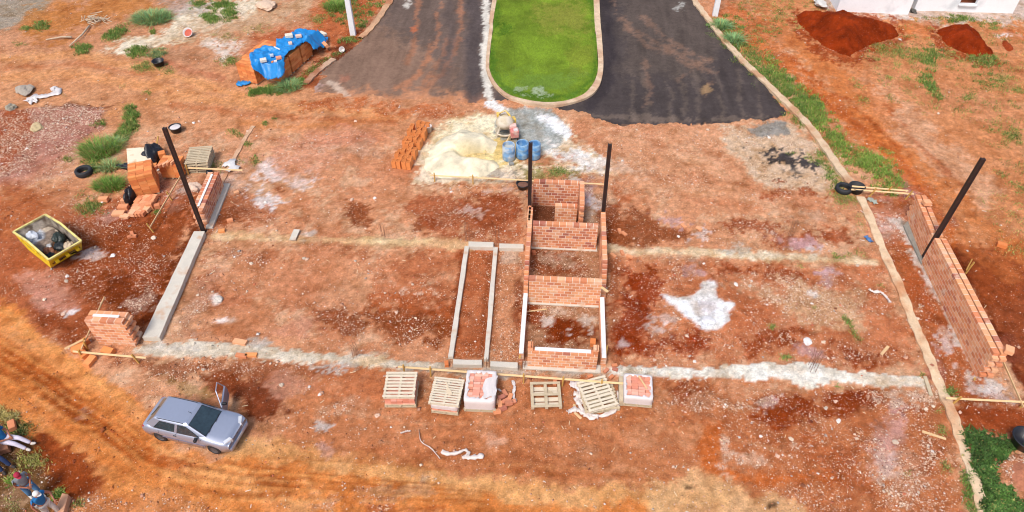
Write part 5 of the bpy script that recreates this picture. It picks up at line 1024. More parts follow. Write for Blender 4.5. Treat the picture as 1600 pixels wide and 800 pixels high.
# --- tarpaulin-covered stacks of blocks by the road
TARP=mat('blue_tarp',(30,140,216),.42,.12,4,25,.35)
def dirang(a,b): d=b-a; return math.atan2(d.y,d.x),d.length
tA,tB=G(376,126),G(403,133); ang0,L0=dirang(tA,tB)
stk=[]
def tstack(label,corner,ang,w_,d_,h_):
    block_stack('block_stack',label,corner,ang,w_,d_,h_,cols=HC,group='block stacks under the blue tarpaulin'); c,s_=math.cos(ang),math.sin(ang)
    stk.append(([(corner.x+u*c-v*s_,corner.y+u*s_+v*c) for u,v in ((0,0),(w_,0),(w_,d_),(0,d_))],h_+.06))
tstack('orange block stack at the lower end of the tarpaulin, its whole face bare',tA,ang0,L0,1.25,1.0)
r0,r1=G(442,130),G(491,85); ang1,L1=dirang(r0,r1); e1=Vector((math.cos(ang1),math.sin(ang1),0)); e2=Vector((-e1.y,e1.x,0))
for k,lb in enumerate(['first orange block stack along the road side of the tarpaulin','second orange block stack along the road side, half under the tarpaulin','third orange block stack along the road side, under the hanging tarpaulin end']): tstack(lb,r0+e1*k*L1/3,ang1,L1/3-.14,1.15,1.0)
tstack('low orange block stack wholly hidden beneath the hanging end of the tarpaulin',r0+e1*(L1+.05)+e2*.25,ang1,.95,1.2,.8)
for k,lb in enumerate(['orange block stack behind the tarpaulin fold with its top showing','orange block stack at the back under the upper tarpaulin']): tstack(lb,r0+e1*(.15+k*L1/3)+e2*1.3,ang1,L1/3-.1,1.1,1.02)
out=[(390,90,1.05),(400,79,1.05),(413,74,1.08),(424,75,1.08),(432,71,1.08),(438,63,1.08),(450,59,1.08),(462,51,1.1),(478,49,1.1),(495,52,1.05),(511,57,.95),(513,64,.8),(508,74,.5),(498,82,.25),(491,82,.3),(486,74,.8),(476,69,1.0),(470,76,1.0),(460,80,1.0),(449,88,1.0),(447,100,.95),(446,118,.5),(440,127,.35),(428,128,.3),(412,124,.4),(400,117,.6),(394,108,.85)]
def tz0(x_,y_):
    X=np.array([x_]); Y=np.array([y_]); zz=.12
    for poly,h in stk: zz=max(zz,h+.06-1.7*max(0,-float(poly_sd(X,Y,poly)[0])-.06))
    return zz
def onto(px,py):   # where the photo's sight line first meets the loaded stacks
    z_=1.3
    while z_>.15:
        g=G(px,py,z_)
        if tz0(g.x,g.y)>=z_: return g
        z_-=.02
    return G(px,py,.15)
tp=[onto(*q[:2]) for q in out]; tpts=[(p.x,p.y) for p in curve(tp+[tp[0]],4)][:-1]
cx=sum(p[0] for p in tpts)/len(tpts); cy=sum(p[1] for p in tpts)/len(tpts)
def tz(X,Y,d):
    Xw,Yw=X+cx,Y+cy; zz=np.full(len(X),.12)
    for poly,h in stk: s=-poly_sd(Xw,Yw,poly); zz=np.maximum(zz,h+.06-1.7*np.clip(s-.06,0,None))
    sm=fbm(Xw,Yw,1.2,81,3); fold=np.abs(fbm(Xw*1.6+Yw*.6,Yw*.9-Xw*.5,1.1,83,3)); rid=1-2*np.abs(fbm(Xw,Yw,1.5,87,3)); return zz+.14*sm+.14*fold+.12*rid
def tcol(X,Y): return np.tile(np.array(lin((30,140,216))),(len(X),1)),np.zeros(len(X)),np.zeros(len(X))
tb=grid_mesh('tarpaulin',np.arange(-3.6,3.6,.035),np.arange(-3.6,3.6,.035),tz,TARP,keep=lambda X,Y:poly_sd(X,Y,[(a-cx,b-cy) for a,b in tpts])>0,colfun=tcol); tb.location=(cx,cy,0); so_=tb.modifiers.new('thickness','SOLIDIFY'); so_.thickness=.012
tag(tb,'crumpled bright blue tarpaulin thrown over the orange block stacks by the road','tarpaulin')
ribbon('tarpaulin_tail','twisted blue corner of the tarpaulin lying on the ground','tarpaulin',[(370,134),(380,131),(390,129),(396,122),(398,112)],.42,TARP,.012,31)
for px,py,col,s_,lb in [(412,96,(226,222,214),(.34,.26,.16),'white stone lying on the lowest part of the tarpaulin'),(425,88,(196,210,224),(.2,.18,.12),'small greyish stone on the tarpaulin above the white one'),(436,92,(236,160,130),(.3,.2,.14),'salmon brick on the tarpaulin fold'),(431,97,(236,232,226),(.16,.14,.1),'tiny white stone beside the salmon brick on the tarpaulin'),(452,58,(232,224,206),(.42,.3,.18),'cream brick on the upper back edge of the tarpaulin'),(467,58,(240,204,186),(.34,.22,.14),'pinkish brick on top of the tarpaulin'),(454,69,(240,206,186),(.2,.22,.12),'pale brick piece in the middle of the tarpaulin'),(505,54,(238,226,206),(.5,.22,.14),'cream brick at the far upper corner of the tarpaulin'),(433,76,(226,226,226),(.5,.08,.06),'pale stick lying across the tarpaulin fold')]:
    g=G(px,py,1.15); xx=np.array([g.x-cx]); yy=np.array([g.y-cy]); zz=float(tz(xx,yy,None)[0]); g=G(px,py,zz); mb=MB(); mb.box((0,0,0),s_,0,lin(col)); o=mb.build('stone' if 'stone' in lb else ('stick' if 'stick' in lb else 'brick'),HOL,bevel=.02); o.location=(g.x,g.y,zz); o.rotation_euler=(0,0,.4 if s_[0]<.5 else -.6); tag(o,lb,o.name.split('.')[0])
brick_at(510,72,.25,-.9,(.5,.2,.2),BC[0],'long salmon block hanging at the far end of the tarpaulin',tilt=.4)
ribbon('string','pinkish strap lying across the front fold of the tarpaulin','strap',[(1,1),(2,2)],.01,PLAS) if False else None
# --- paper-topped pallet with black plastic
def quadprism(name,label,cat,q,z0,z1,m,bev=.01,parent=None):
    p=[G(*a,z1) for a in q]; c=sum(p,Vector())/len(p); c.z=0; mb=MB(); mb.prism([(a.x-c.x,a.y-c.y) for a in p],z0,z1); o=mb.build(name,m,parent,bevel=bev); 
    if parent is None: o.location=c; tag(o,label,cat)
    return o,c
CREAM=mat('cream_board',(250,232,204),.75,.08,3,30,.2,dirt=(226,190,150),dirt_amt=.3)
q=[(198,232),(232.5,229),(236,250),(200,254)]
c=sum([G(*a,.5) for a in q],Vector())/4; c.z=0; t=thing('covered_pallet','pallet topped with cream boards and wrapped in black plastic, behind the large orange cube','pallet load',c)
def lq(q,z): return [((G(*a,z)-c).x,(G(*a,z)-c).y) for a in q]
mb=MB(); mb.prism(lq([(199,233),(232,231),(235,249),(201,252)],.5),0,.4); mb.build('load',BLKP,t,bevel=.03)
mb=MB(); mb.prism(lq(q,.5),.42,.5); mb.build('top_board',CREAM,t,bevel=.01)
mb=MB(); mb.prism(lq([(197,231),(205,230.5),(208,256),(199,256)],.46),.4,.418); mb.build('slat',CREAM,t)
def crumple(name,label,cat,px,py,rx,ry,h,m,seed=1,parent=None):
    bm=bmesh.new(); bmesh.ops.create_icosphere(bm,subdivisions=4,radius=1); co=np.array([v.co[:] for v in bm.verts]); n_=fbm(co[:,0]*1.3+co[:,2],co[:,1]*1.3-co[:,2],1.6,seed,4)
    for v,k in zip(bm.verts,n_): v.co*=1+.55*k; v.co.x*=rx; v.co.y*=ry; v.co.z=max(-.02,v.co.z*h+h*.45)
    me=bpy.data.meshes.new(name); bm.to_mesh(me); bm.free(); me.polygons.foreach_set('use_smooth',[True]*len(me.polygons)); me.materials.append(m); o=bpy.data.objects.new(name,me); COL.objects.link(o); o.location=G(px,py); return tag(o,label,cat) if label else o
crumple('black_plastic_bag','bunched black plastic at the end of the cream-topped pallet','plastic sheet',243,250,.42,.55,.55,BLKP,3)
crumple('black_plastic_bag','black plastic spread along the foot of the cream-topped pallet','plastic sheet',216,263,.9,.22,.16,BLKP,5)
crumple('black_plastic_bag','black plastic flap hanging beside the large orange cube','plastic sheet',207,312,.16,.5,.45,BLKP,7)
crumple('black_plastic_bag','shred of black plastic at the foot of the grey pallet stack','plastic sheet',327,270,.12,.16,.12,BLKP,9)
# --- grey pallet stack
c,w_,an=foot((291,272),(327,270),1.35,.5)
for k,lb in enumerate(['bottom grey pallet of the stack beside the leaning steel post','second grey pallet from the ground in the stack beside the leaning steel post','third grey pallet from the ground in the stack beside the leaning steel post','top grey pallet of the stack beside the leaning steel post']):
    t=thing('wooden_pallet',lb,'pallet',c+Vector((.02*k,0,.15*k)),an+.02*(k-1),group='grey pallets stacked by the leaning steel post'); pallet(t,w_,1.3,0,OLDW,False,10 if k==3 else 7)
# --- yellow skip
YS_=mat('skip_yellow',(246,214,40),.5,.12,3,30,.15,dirt=(206,166,60),dirt_amt=.2,dirt_scale=4); INS=mat('skip_inside',(172,160,146),.9,.35,2.5,20,.3,dirt=(96,80,66),dirt_amt=.6)
ze=.82
cL,cT,cR,cB=[G(*q,ze) for q in [(20.5,364.5),(70.5,333),(125,376.5),(78.5,406.5)]]; ctr=(cL+cT+cR+cB)/4; ctr.z=0
e1=((cB-cL)+(cR-cT)); e1.z=0; Ls=e1.length/2; e1.normalize(); e2=Vector((-e1.y,e1.x,0)); Wd=((cT-cL).length+(cR-cB).length)/2
t=thing('skip','open yellow rubbish skip with scuffed sides and dark debris inside','skip',ctr,math.atan2(e1.y,e1.x))
hl,hw=Ls/2,Wd/2; bi,si,kp=.5,.02,.22
def shell(off,zb):
    top=[(-hl+off,-hw+off,ze),(0,-hw+off,ze+kp),(hl-off,-hw+off,ze),(hl-off,hw-off,ze),(0,hw-off,ze+kp),(-hl+off,hw-off,ze)]
    bot=[(-hl+bi+off,-hw+si+off,zb),(0,-hw+si+off,zb),(hl-bi-off,-hw+si+off,zb),(hl-bi-off,hw-si-off,zb),(0,hw-si-off,zb),(-hl+bi+off,hw-si-off,zb)]
    return top+bot
mb=MB(); mb.add(shell(0,.08),[(i,6+i,6+(i+1)%6,(i+1)%6) for i in range(6)]+[(11,10,9,8,7,6)]); mb.build('body',YS_,t)
mb=MB(); mb.add(shell(.025,.11),[(i,(i+1)%6,6+(i+1)%6,6+i) for i in range(6)]+[(6,7,8,9,10,11)]); mb.build('inner_wall',INS,t)
mb=MB(); tv=[Vector(v) for v in shell(.012,0)[:6]]
for i in range(6): mb.beam(tv[i],tv[(i+1)%6],.075,.06)
mb.build('rim',mat('skip_rim',(240,226,140),.6,.15,5,30,.2,dirt=(190,170,120),dirt_amt=.4),t)
for y in (-hw*.62,0,hw*.62): mb=MB(); mb.box((hl-.13,y,ze-.36),(.2,.14,.12)); mb.build('lug',YS_,t,bevel=.01)
mb=MB(); mb.tube([(hl-.12,-hw*.8,ze-.3),(hl-.12,hw*.8,ze-.3)],.025,6); mb.build('bar',mat('skip_bar',(110,80,40),.7,.2),t)
for x,y in ((-hl*.55,-hw-.02),(hl*.3,-hw-.02),(-hl*.55,hw+.02),(hl*.3,hw+.02)): mb=MB(); mb.tube([(x,y,ze-.12),(x,y*1.06,ze-.12)],.05,8); mb.build('trunnion',YS_,t)
for i,(x,z_,l,a_) in enumerate([(-.35,.62,.5,.1),(-.2,.5,.62,.1),(.42,.68,.2,.8),(.52,.6,.16,-.5)]):
    m=MB(); m.beam((x-l/2,-hw+.008+(ze-z_)*.07-.022,z_),(x+l/2,-hw+.008+(ze-z_)*.07-.022,z_+l*a_*.1),.012,.035); m.build('worn_lettering',mat('faded_paint',(150,150,60),.7,.3),t)
def debris(X,Y,d): return .34+.22*fbm(X,Y,1.4,91,4)+.18*sstep(.2,-1,X)+.05*fbm(X,Y,6,93,2)
def dcol(X,Y):
    n=len(X); rgb=np.empty((n,3)); rgb[:]=lin((150,132,118)); a=fbm(X,Y,2.2,95,4)[:,None]; k=sstep(-.3,.1,X+.5*fbm(X,Y,1.5,97,3))[:,None]; rgb=rgb*(1-k)+np.array(lin((52,44,38)))*k
    k=(sstep(.1,.3,fbm(X,Y,2.6,99,3))*sstep(-.1,.2,X))[:,None]; rgb=rgb*(1-k)+np.array(lin((150,96,60)))*k; k=sstep(.25,.4,fbm(X,Y,2.1,103,3))[:,None]; rgb=rgb*(1-k)+np.array(lin((206,190,170)))*k; k=(sstep(.55,.4,np.hypot(X+.95,Y+.3)))[:,None]; rgb=rgb*(1-k)+np.array(lin((214,218,226)))*k
    return np.clip(rgb*(1+.4*a),0,1),np.full(n,.4),np.zeros(n)
o=grid_mesh('debris',np.arange(-hl+.25,hl-.25,.03),np.arange(-hw+.1,hw-.1,.03),debris,soil_material('debris_mix',.5,.9,.05,1.2),colfun=dcol); o.parent=t
for k,(x,y,z_,r,c_) in enumerate([(.4,.1,.42,.26,(30,36,38)),(-.05,.3,.5,.3,(40,52,48)),(.75,.35,.5,.24,(206,184,156)),(.25,-.3,.4,.24,(150,92,56)),(-.9,-.25,.6,.26,(216,222,232)),(.5,-.35,.36,.2,(26,28,32)),(.0,-.1,.44,.16,(206,206,206))]):
    o=crumple('rubbish_bag',None,None,800,400,r,r*.8,r*.7,mat('rubbish_%d'%k,c_,.5,.3,6,30,.5),40+k); o.parent=t; o.location=(x,y,z_-.15)
# --- car (metres, scaled to the sketch unit by its root)
def car():
    R_=thing('parked_car','silver lilac hatchback standing on the orange track with its driver door open','car',(0,0,0),0,sc=1/S)
    PA=mat('car_paint',(184,192,212),.36,.04,1.2,8,0,metal=.55,coat=.4); GL=mat('car_glass',(48,64,72),.12,.35,2.2,9,0,coat=1); TR=mat('black_trim',(30,30,34),.6,.1,5,30,0)
    LG=mat('lamp_glass',(226,230,236),.15,.05,4,20,0,coat=1); RD=mat('tail_red',(170,30,40),.3,.05,4,20,0,coat=1); WH=mat('wheel_grey',(110,110,114),.5,.1,5,20,0,metal=.5)
    xr,xf=-1.9,1.93; xw=(-1.24,1.21)
    N_=64; xs=[xr+(xf-xr)*i/(N_-1) for i in range(N_)]; secs=[]
    for x in xs:
        e=max(0,(x-1.45)/.48); eb=max(0,(-1.45-x)/.45); nar=1-.13*e**2.2-.06*eb**2
        zb=.22+.1*e+.08*eb
        for q in xw:
            d=.335**2-(x-q)**2
            if d>0: zb=max(zb,.29+math.sqrt(d))
        if x>.9: zt=.93-.09*((x-.9)/1.03)-.14*max(0,(x-1.7)/.23)**2
        elif x<-1.55: zt=.97-.1*max(0,(-1.55-x)/.35)**2
        else: zt=.95
        zs=min(zt-.02,.86-.05*max(0,x-.9)); zm=min(.60,zs-.12); zb=min(zb,zs-.16); zm=max(zm,zb+.05)
        half=[(.62*nar,zb),(.775*nar,zb+.02),(.815*nar,zm),(.80*nar,(zm+zs)/2),(.765*nar,zs),(.70*nar,zt-.008),(.45*nar,zt+.012),(0,zt+.022)]
        secs.append([(x,y,z_) for y,z_ in half]+[(x,-y,z_) for y,z_ in half[-2::-1]])
    mb=MB(); m=len(secs[0]); vs=[v for s_ in secs for v in s_]; fs=[(i*m+j,(i+1)*m+j,(i+1)*m+j+1,i*m+j+1) for i in range(N_-1) for j in range(m-1)]; fs+=[tuple(range(m))[::-1],tuple((N_-1)*m+j for j in range(m))]
    fs+=[(i*m,i*m+m-1,(i+1)*m+m-1,(i+1)*m) for i in range(N_-1)]
    mb.add(vs,fs); mb.build('body',PA,R_,smooth=True)
    bel=[(-1.72,.70),(-1.2,.735),(-.2,.745),(.98,.70)]; zb=.935
    # cabin: lower ring and roof ring
    def ring(z_,pts): return [(x,y,z_) for x,y in pts]+[(x,-y,z_) for x,y in pts[::-1]]
    low=ring(.93,[(-1.74,.66),(-1.3,.735),(-.15,.745),(.55,.73),(.99,.64)]); mid=ring(1.36,[(-1.30,.53),(-1.05,.565),(-.3,.575),(.1,.565),(.24,.52)]); top=ring(1.405,[(-1.21,.46),(-1.0,.50),(-.3,.51),(.02,.50),(.13,.45)])
    mb=MB(); n=10; vs=low+mid+top; mb.add(vs,[(a,(a+1)%n,n+(a+1)%n,n+a) for a in range(n)]+[(n+a,n+(a+1)%n,2*n+(a+1)%n,2*n+a) for a in range(n)]+[tuple(range(2*n,3*n))]); cb=mb.build('roof',PA,R_,smooth=False); b_=cb.modifiers.new('b','BEVEL'); b_.width=.025; b_.segments=3
    def panel(name,q,m,push=.012,inset=0,parent=R_,th=.012):
        q=[Vector(a) for a in q]; c=sum(q,Vector())/len(q); nrm=(q[1]-q[0]).cross(q[2]-q[0]).normalized()
        if nrm.dot(c-Vector((0,0,.7)))<0: nrm=-nrm
        q=[c+(a-c)*(1-inset)+nrm*push for a in q]; k=len(q); mb=MB(); mb.add([a for a in q]+[a-nrm*th*2 for a in q],[tuple(range(k)),tuple(range(2*k-1,k-1,-1))]+[(i,i+k,(i+1)%k+k,(i+1)%k) for i in range(k)]); return mb.build(name,m,parent)
    wq=[(.97,.62,.945),(.25,.50,1.35),(.25,-.50,1.35),(.97,-.62,.945)]; panel('windscreen_seal',wq,TR,.006,.01); ws=panel('windscreen',wq,GL,.014,.06)
    dash=MB(); dash.add([(.9,.5,.985),(.75,.49,1.07),(.72,-.1,1.085),(.85,-.4,1.02)],[(0,1,2,3)]) 
    panel('rear_window',[(-1.72,.60,.96),(-1.32,.49,1.33),(-1.32,-.49,1.33),(-1.72,-.60,.96)],mat('dusty_glass',(120,112,96),.35,.2,3,10,0,coat=.3),.014,.06)
    for s_,nm in ((-1,''),(1,'')):
        fq=[(.74,s_*.722,.955),(.17,s_*.572,1.33),(-.22,s_*.578,1.335),(-.30,s_*.744,.955)]; rq=[(-.36,s_*.744,.955),(-.28,s_*.578,1.335),(-1.02,s_*.570,1.33),(-1.36,s_*.735,.965)]
        panel('front_side_window',fq,GL,.01,.03); panel('rear_side_window',rq,GL,.01,.06)
        mb=MB(); mb.beam((-1.14,s_*.52,1.39),(.06,s_*.51,1.395),.025,.02); mb.build('roof_rail',TR,R_)
        mb=MB(); mb.beam((-1.0,s_*.822,.55),(.95,s_*.822,.55),.02,.05); mb.build('side_moulding',mat('moulding_lilac',(120,112,132),.5,.05),R_,bevel=.008)
        mb=MB(); mb.box((-.38 if s_<0 else -.4,s_*.80,.76),(.14,.03,.03)); mb.build('door_handle',TR,R_,bevel=.008)
        for x0,z1 in ((-.33,.9),(.80,.9),(-1.12,.86)): mb=MB(); mb.beam((x0,s_*.806,.36 if x0>-1 else .74),(x0,s_*.772,z1),.008,.008); mb.build('door_gap',TR,R_)
    mb=MB(); mb.box((.66,-.86,.90),(.12,.2,.13),.2); mb.build('side_mirror',TR,R_,bevel=.03)
    mb=MB(); mb.beam((-.28,-.758,.95),(-.22,-.585,1.335),.07,.02); mb.build('pillar',PA,R_)
    # nose and tail
    for s_ in (-1,1): mb=MB(); mb.add([(1.80,s_*.66,.62),(1.90,s_*.36,.60),(1.885,s_*.36,.76),(1.76,s_*.68,.80),(1.66,s_*.60,.835),(1.80,s_*.34,.81)],[(0,1,2,3),(3,2,5,4)]); o=mb.build('headlight',LG,R_); q=o.modifiers.new('s','SOLIDIFY'); q.thickness=.05; q.offset=0; o.location=(.03,0,.015)
    mb=MB(); mb.box((1.885,0,.58),(.06,.66,.15)); mb.build('grille',TR,R_,bevel=.02); mb=MB(); mb.box((1.925,0,.64),(.02,.1,.05)); mb.build('badge',WH,R_,bevel=.008)
    mb=MB(); mb.box((1.90,0,.26),(.16,1.36,.22)); mb.build('front_bumper',PA,R_,bevel=.07); mb=MB(); mb.box((1.985,0,.38),(.015,.4,.11)); mb.build('number_plate',mat('plate_grey',(206,208,210),.5,.05),R_)
    mb=MB(); mb.box((-1.88,0,.28),(.16,1.42,.22)); mb.build('rear_bumper',PA,R_,bevel=.07)
    for s_ in (-1,1): mb=MB(); mb.box((-1.83,s_*.66,.62),(.14,.16,.26)); mb.build('tail_light',RD,R_,bevel=.03)
    mb=MB(); mb.tube([(-1.72,-.25,.99),(-1.5,.1,1.2)],.012,5); mb.build('rear_wiper',TR,R_)
    for y in (-.42,.1): mb=MB(); mb.tube([(.99,y,.965),(.94,y+.36,.99)],.012,5); mb.build('wiper',TR,R_)
    mb=MB(); mb.tube([(.12,0,1.40),(.05,0,1.45),(-.02,0,1.47)],.01,5); mb.build('antenna',TR,R_)
    mb=MB(); mb.box((0,0,.24),(3.2,1.15,.3)); mb.build('underbody',TR,R_)
    for x in xw:
        for s_ in (-1,1):
            wl=MB(); M9=Matrix.Rotation(math.pi/2,3,'X'); wl.lathe((x,s_*.70,.29),[(.17,-.085),(.25,-.095),(.285,-.07),(.29,0),(.285,.07),(.25,.095),(.17,.085)],28,M9); wh=wl.build('wheel',RUB,R_,smooth=True)
            rm=MB(); rm.lathe((x,s_*.70,.29),[(0,.07*-s_),(.05,.085*-s_),(.09,.06*-s_),(.165,.075*-s_),(.178,.09*-s_)],20,M9); rm.build('rim',WH,wh,smooth=True)
    # open driver door, hinged at its front edge
    dr=thing('door',None,None,(.82,.80,0)); dr.parent=R_; dr.rotation_euler=(0,0,math.radians(-66)); 
    return R_,PA,TR,GL
CAR,PA,TR,GL=car()
old=[x for x in bpy.data.objects if x.parent==CAR and x.type=='EMPTY'][0]; hinge=old.location.copy(); rotz=old.rotation_euler.z; bpy.data.objects.remove(old)
mb=MB(); mb.add([(0,-.02,.28),(-1.08,-.02,.28),(-1.12,0,.62),(-1.1,-.03,.90),(0,-.03,.9),(0,0,.62),(0,.04,.28),(-1.08,.04,.28),(-1.12,.05,.62),(-1.1,.03,.9),(0,.03,.9),(0,.05,.62)],[(0,1,2,5),(5,2,3,4),(6,11,8,7),(11,10,9,8),(4,3,9,10),(0,6,7,1),(0,5,11,6),(5,4,10,11),(1,7,8,2),(2,8,9,3)])
door=mb.build('open_door',PA,CAR); door.location=hinge; door.rotation_euler=(0,0,rotz)
mb=MB(); mb.tube([(-.03,0,.9),(-.56,-.17,1.33),(-.98,-.17,1.34),(-1.08,0,.9)],.024,6); mb.build('window_frame',PA,door)
mb=MB(); mb.box((-.55,-.045,.36),(.95,.05,.48)); mb.build('door_lining',mat('door_lining_grey',(50,54,64),.8,.1),door,bevel=.02)
mb=MB(); mb.box((-.12,.12,.90),(.1,.2,.13)); mb.build('side_mirror',TR,door,bevel=.03)
fr_=G(340,703,.24); rr_=G(247,681,.24); ang=math.atan2((fr_-rr_).y,(fr_-rr_).x)
ax=(fr_+rr_)/2; nr=Vector((-math.sin(ang),math.cos(ang),0)); CAR.location=Vector((ax.x,ax.y,0))+nr*(.66/S); CAR.scale=(.895/S,)*3; CAR.rotation_euler=(0,0,ang)
# --- white house
WHITE=mat('white_render',(250,252,255),.85,.06,1.2,20,.15,dirt=(222,226,230),dirt_amt=.3,dirt_scale=1)
hc=G(1425,16); t=thing('house','unfinished white rendered house beyond the soil piles','house',(23.2,44.6,0)); ox,oy=23.2,44.6
mb=MB(); a=G(1307,17.5); b=G(1419,22.5); mb.add([(a.x-ox,a.y-oy,-.1),(b.x-ox,b.y-oy,-.1),(b.x-ox,8,-.1),(a.x-ox,8,-.1),(a.x-ox,a.y-oy,3),(b.x-ox,b.y-oy,3),(b.x-ox,8,3),(a.x-ox,8,3)],[(0,1,5,4),(1,2,6,5),(2,3,7,6),(3,0,4,7),(4,5,6,7)]); mb.build('wall',WHITE,t)
c0=G(1428,16); c1=G(1583,21); dx=[c0.x-ox,G(1487,10).x-ox,G(1512,10).x-ox,c1.x-ox]; y0=c0.y-oy; mb=MB()
for x0,x1,z0,z1 in ((dx[0],dx[1],-.1,3),(dx[2],dx[3],-.1,3),(dx[1],dx[2],-.1,.42),(dx[1],dx[2],2.5,3)): mb.box(((x0+x1)/2,y0+.1,z0),(x1-x0,.2,z1-z0))
mb.box((dx[3]-.1,y0+4.2,-.1),(.2,8,3.1)); mb.box((dx[0]+.1,y0+4.2,-.1),(.2,8,3.1)); mb.build('front_wall',WHITE,t)
mb=MB(); mb.box(((dx[0]+dx[3])/2,y0+4.1,0),(dx[3]-dx[0]-.4,7.8,.04)); mb.build('floor',mat('dirt_floor',(168,92,60),.95,.3),t); mb=MB(); mb.box(((dx[1]+dx[2])/2,y0+.04,.424),(dx[2]-dx[1]+.1,.4,.06)); mb.build('sill',WHITE,t)
mb=MB(); mb.box(((a.x-ox+dx[3])/2,4.3,3.005),(dx[3]-(a.x-ox)+.5,8.2,.12)); mb.build('roof_slab',CONC,t)
# --- brushwood, rubble lumps and stones in the upper corner
t=thing('brush_pile','heap of pale broken branches and rubble near the gravel track','branches',G(150,34))
for k in range(34):
    a=random.uniform(0,6.28); r=random.uniform(0,.8); L_=random.uniform(.3,1.1); q=Vector((r*math.cos(a),r*math.sin(a)*.8,.05+random.uniform(0,.3))); d=Vector((random.uniform(-1,1),random.uniform(-1,1),random.uniform(-.2,.3))).normalized()*L_/2
    mb=MB(); mb.tube([q-d,q+Vector((random.uniform(-.05,.05),)*3),q+d],[.03,.025,.012],5); mb.build('branch',mat('dry_branch',(206,186,160),.9,.3,5,30,.2),t)
for a_,b_,lb in [((108,72),(140,40),'long bare branch sticking out of the brush pile'),((72,62),(112,58),'dark dead stick below the brush pile')]:
    A=G(*a_,.05); B=G(*b_,.1); mb=MB(); mid=(A+B)/2; mb.tube([A-mid,Vector((.15,.1,.05)),B-mid],[.03,.05,.06],6); o=mb.build('branch',mat('dry_branch'),smooth=True); o.location=mid; tag(o,lb,'branch')
def rock(px,py,r,col,label,group=None,fl=.6,seed=1):
    bm=bmesh.new(); bmesh.ops.create_icosphere(bm,subdivisions=3,radius=r); co=np.array([v.co[:] for v in bm.verts]); k_=fbm(co[:,0]/r+co[:,2]/r,co[:,1]/r-.7*co[:,2]/r,.9,seed,3)
    for v,k in zip(bm.verts,k_): v.co*=1+1.1*k; v.co.z=v.co.z*fl+r*.3
    me=bpy.data.meshes.new('stone'); bm.to_mesh(me); bm.free(); me.materials.append(mat('stone_%d_%d_%d'%col,col,.9,.2,8,40,.5)); o=bpy.data.objects.new('stone',me); COL.objects.link(o); o.location=G(px,py); return tag(o,label,'stone',group)
rock(42,142,.42,(176,164,150),'broad greyish lump of rubble above the torn white cloth',fl=.3,seed=5); rock(20,170,.3,(170,160,140),'grey stone at the crest of the rubble bank',seed=6); rock(57,203,.34,(206,184,140),'largest yellowish stone on the rubble bank',fl=.4,seed=7)
rock(415,12,.5,(226,196,170),'flat pale slab of rubble between the sandy patch and the white pole',fl=.3,seed=8); rock(1280,8,.5,(216,216,212),'white lump of plaster at the corner of the house',fl=.4,seed=9); rock(1427,19,.22,(90,86,80),'dark stone in the corner between the two house walls',seed=10)
rock(305,295,.28,(226,198,176),'pale lump between the steel post and the slanting rail',fl=.5,seed=11); rock(1262,535,.14,(236,232,230),'whitest stone by the starter bars in the open plot',seed=12); rock(340,470,.14,(214,206,196),'rounded white stone in the open plot near the broad beam',seed=13)
gq='pale fist-size stones scattered over the soil'
for k,(px,py) in enumerate([(308,462),(103,440),(105,432),(98,492),(70,468),(393,412),(480,405),(555,408),(475,404),(620,488),(650,497),(1305,627),(1188,682),(1236,686),(1290,638),(1310,658),(1435,770),(1400,690),(1340,415),(1172,447),(1150,445),(1060,370),(1100,412),(1287,535),(1294,560),(1085,565),(1023,563),(967,420),(1215,713),(550,312),(585,310),(415,316),(160,316),(240,372),(176,400),(90,410),(645,595),(590,650),(500,617),(440,602),(318,578),(705,300),(1440,375),(1442,388),(1457,635),(1500,645),(1446,640),(1330,230),(1466,178),(1258,67),(1202,215),(555,190),(230,28),(1235,138),(303,192),(312,190),(396,198),(387,205),(1434,498),(1411,437)]): rock(px,py,random.uniform(.04,.075),random.choice([(236,214,190),(226,190,166),(240,232,226),(206,186,166)]),'pale stone lying loose on the red soil',gq,seed=20+k)
# --- timber or concrete block at the lower corner
quadprism('timber_block','squared pink-brown block lying at the feet of the seated workers','block',[(97,770),(107,772.5),(96,812),(80,808)],-.05,.22,mat('clay_beam',(226,168,130),.85,.12,3,30,.3),.02)
brick_at(21,667,.02,-.9,(.36,.2,.18),BC[3],'orange block under the knee of the reclining worker',name='hollow_block',cat='hollow block')
quadprism('cement_bag','pale grey bag behind the reclining worker','bag',[(-4,684),(8,682),(11,694),(-2,698)],0,.2,mat('bag_grey',(206,204,200),.8,.2),.06)
# --- people
SKIN=mat('skin',(176,112,84),.6,.06,6,30,0)
def skinmesh(name,verts,edges,radii,material,parent,sub=2,root=0):
    me=bpy.data.meshes.new(name); me.from_pydata([Vector(v) for v in verts],edges,[]); o=bpy.data.objects.new(name,me); COL.objects.link(o)
    o.modifiers.new('skin','SKIN').use_smooth_shade=True
    for i,sv in enumerate(me.skin_vertices[0].data if len(me.skin_vertices) else []): sv.radius=(radii[i],radii[i]); sv.use_root=(i==root)
    s_=o.modifiers.new('sub','SUBSURF'); s_.levels=sub; s_.render_levels=sub; bpy.context.view_layer.update()
    dg=bpy.context.evaluated_depsgraph_get(); m2=bpy.data.meshes.new_from_object(o.evaluated_get(dg)); bpy.data.objects.remove(o); m2.materials.clear(); m2.materials.append(material); m2.polygons.foreach_set('use_smooth',[True]*len(m2.polygons)); m2.name=name
    q=bpy.data.objects.new(name,m2); COL.objects.link(q); q.parent=parent; return q
def ensure_skin():
    pass
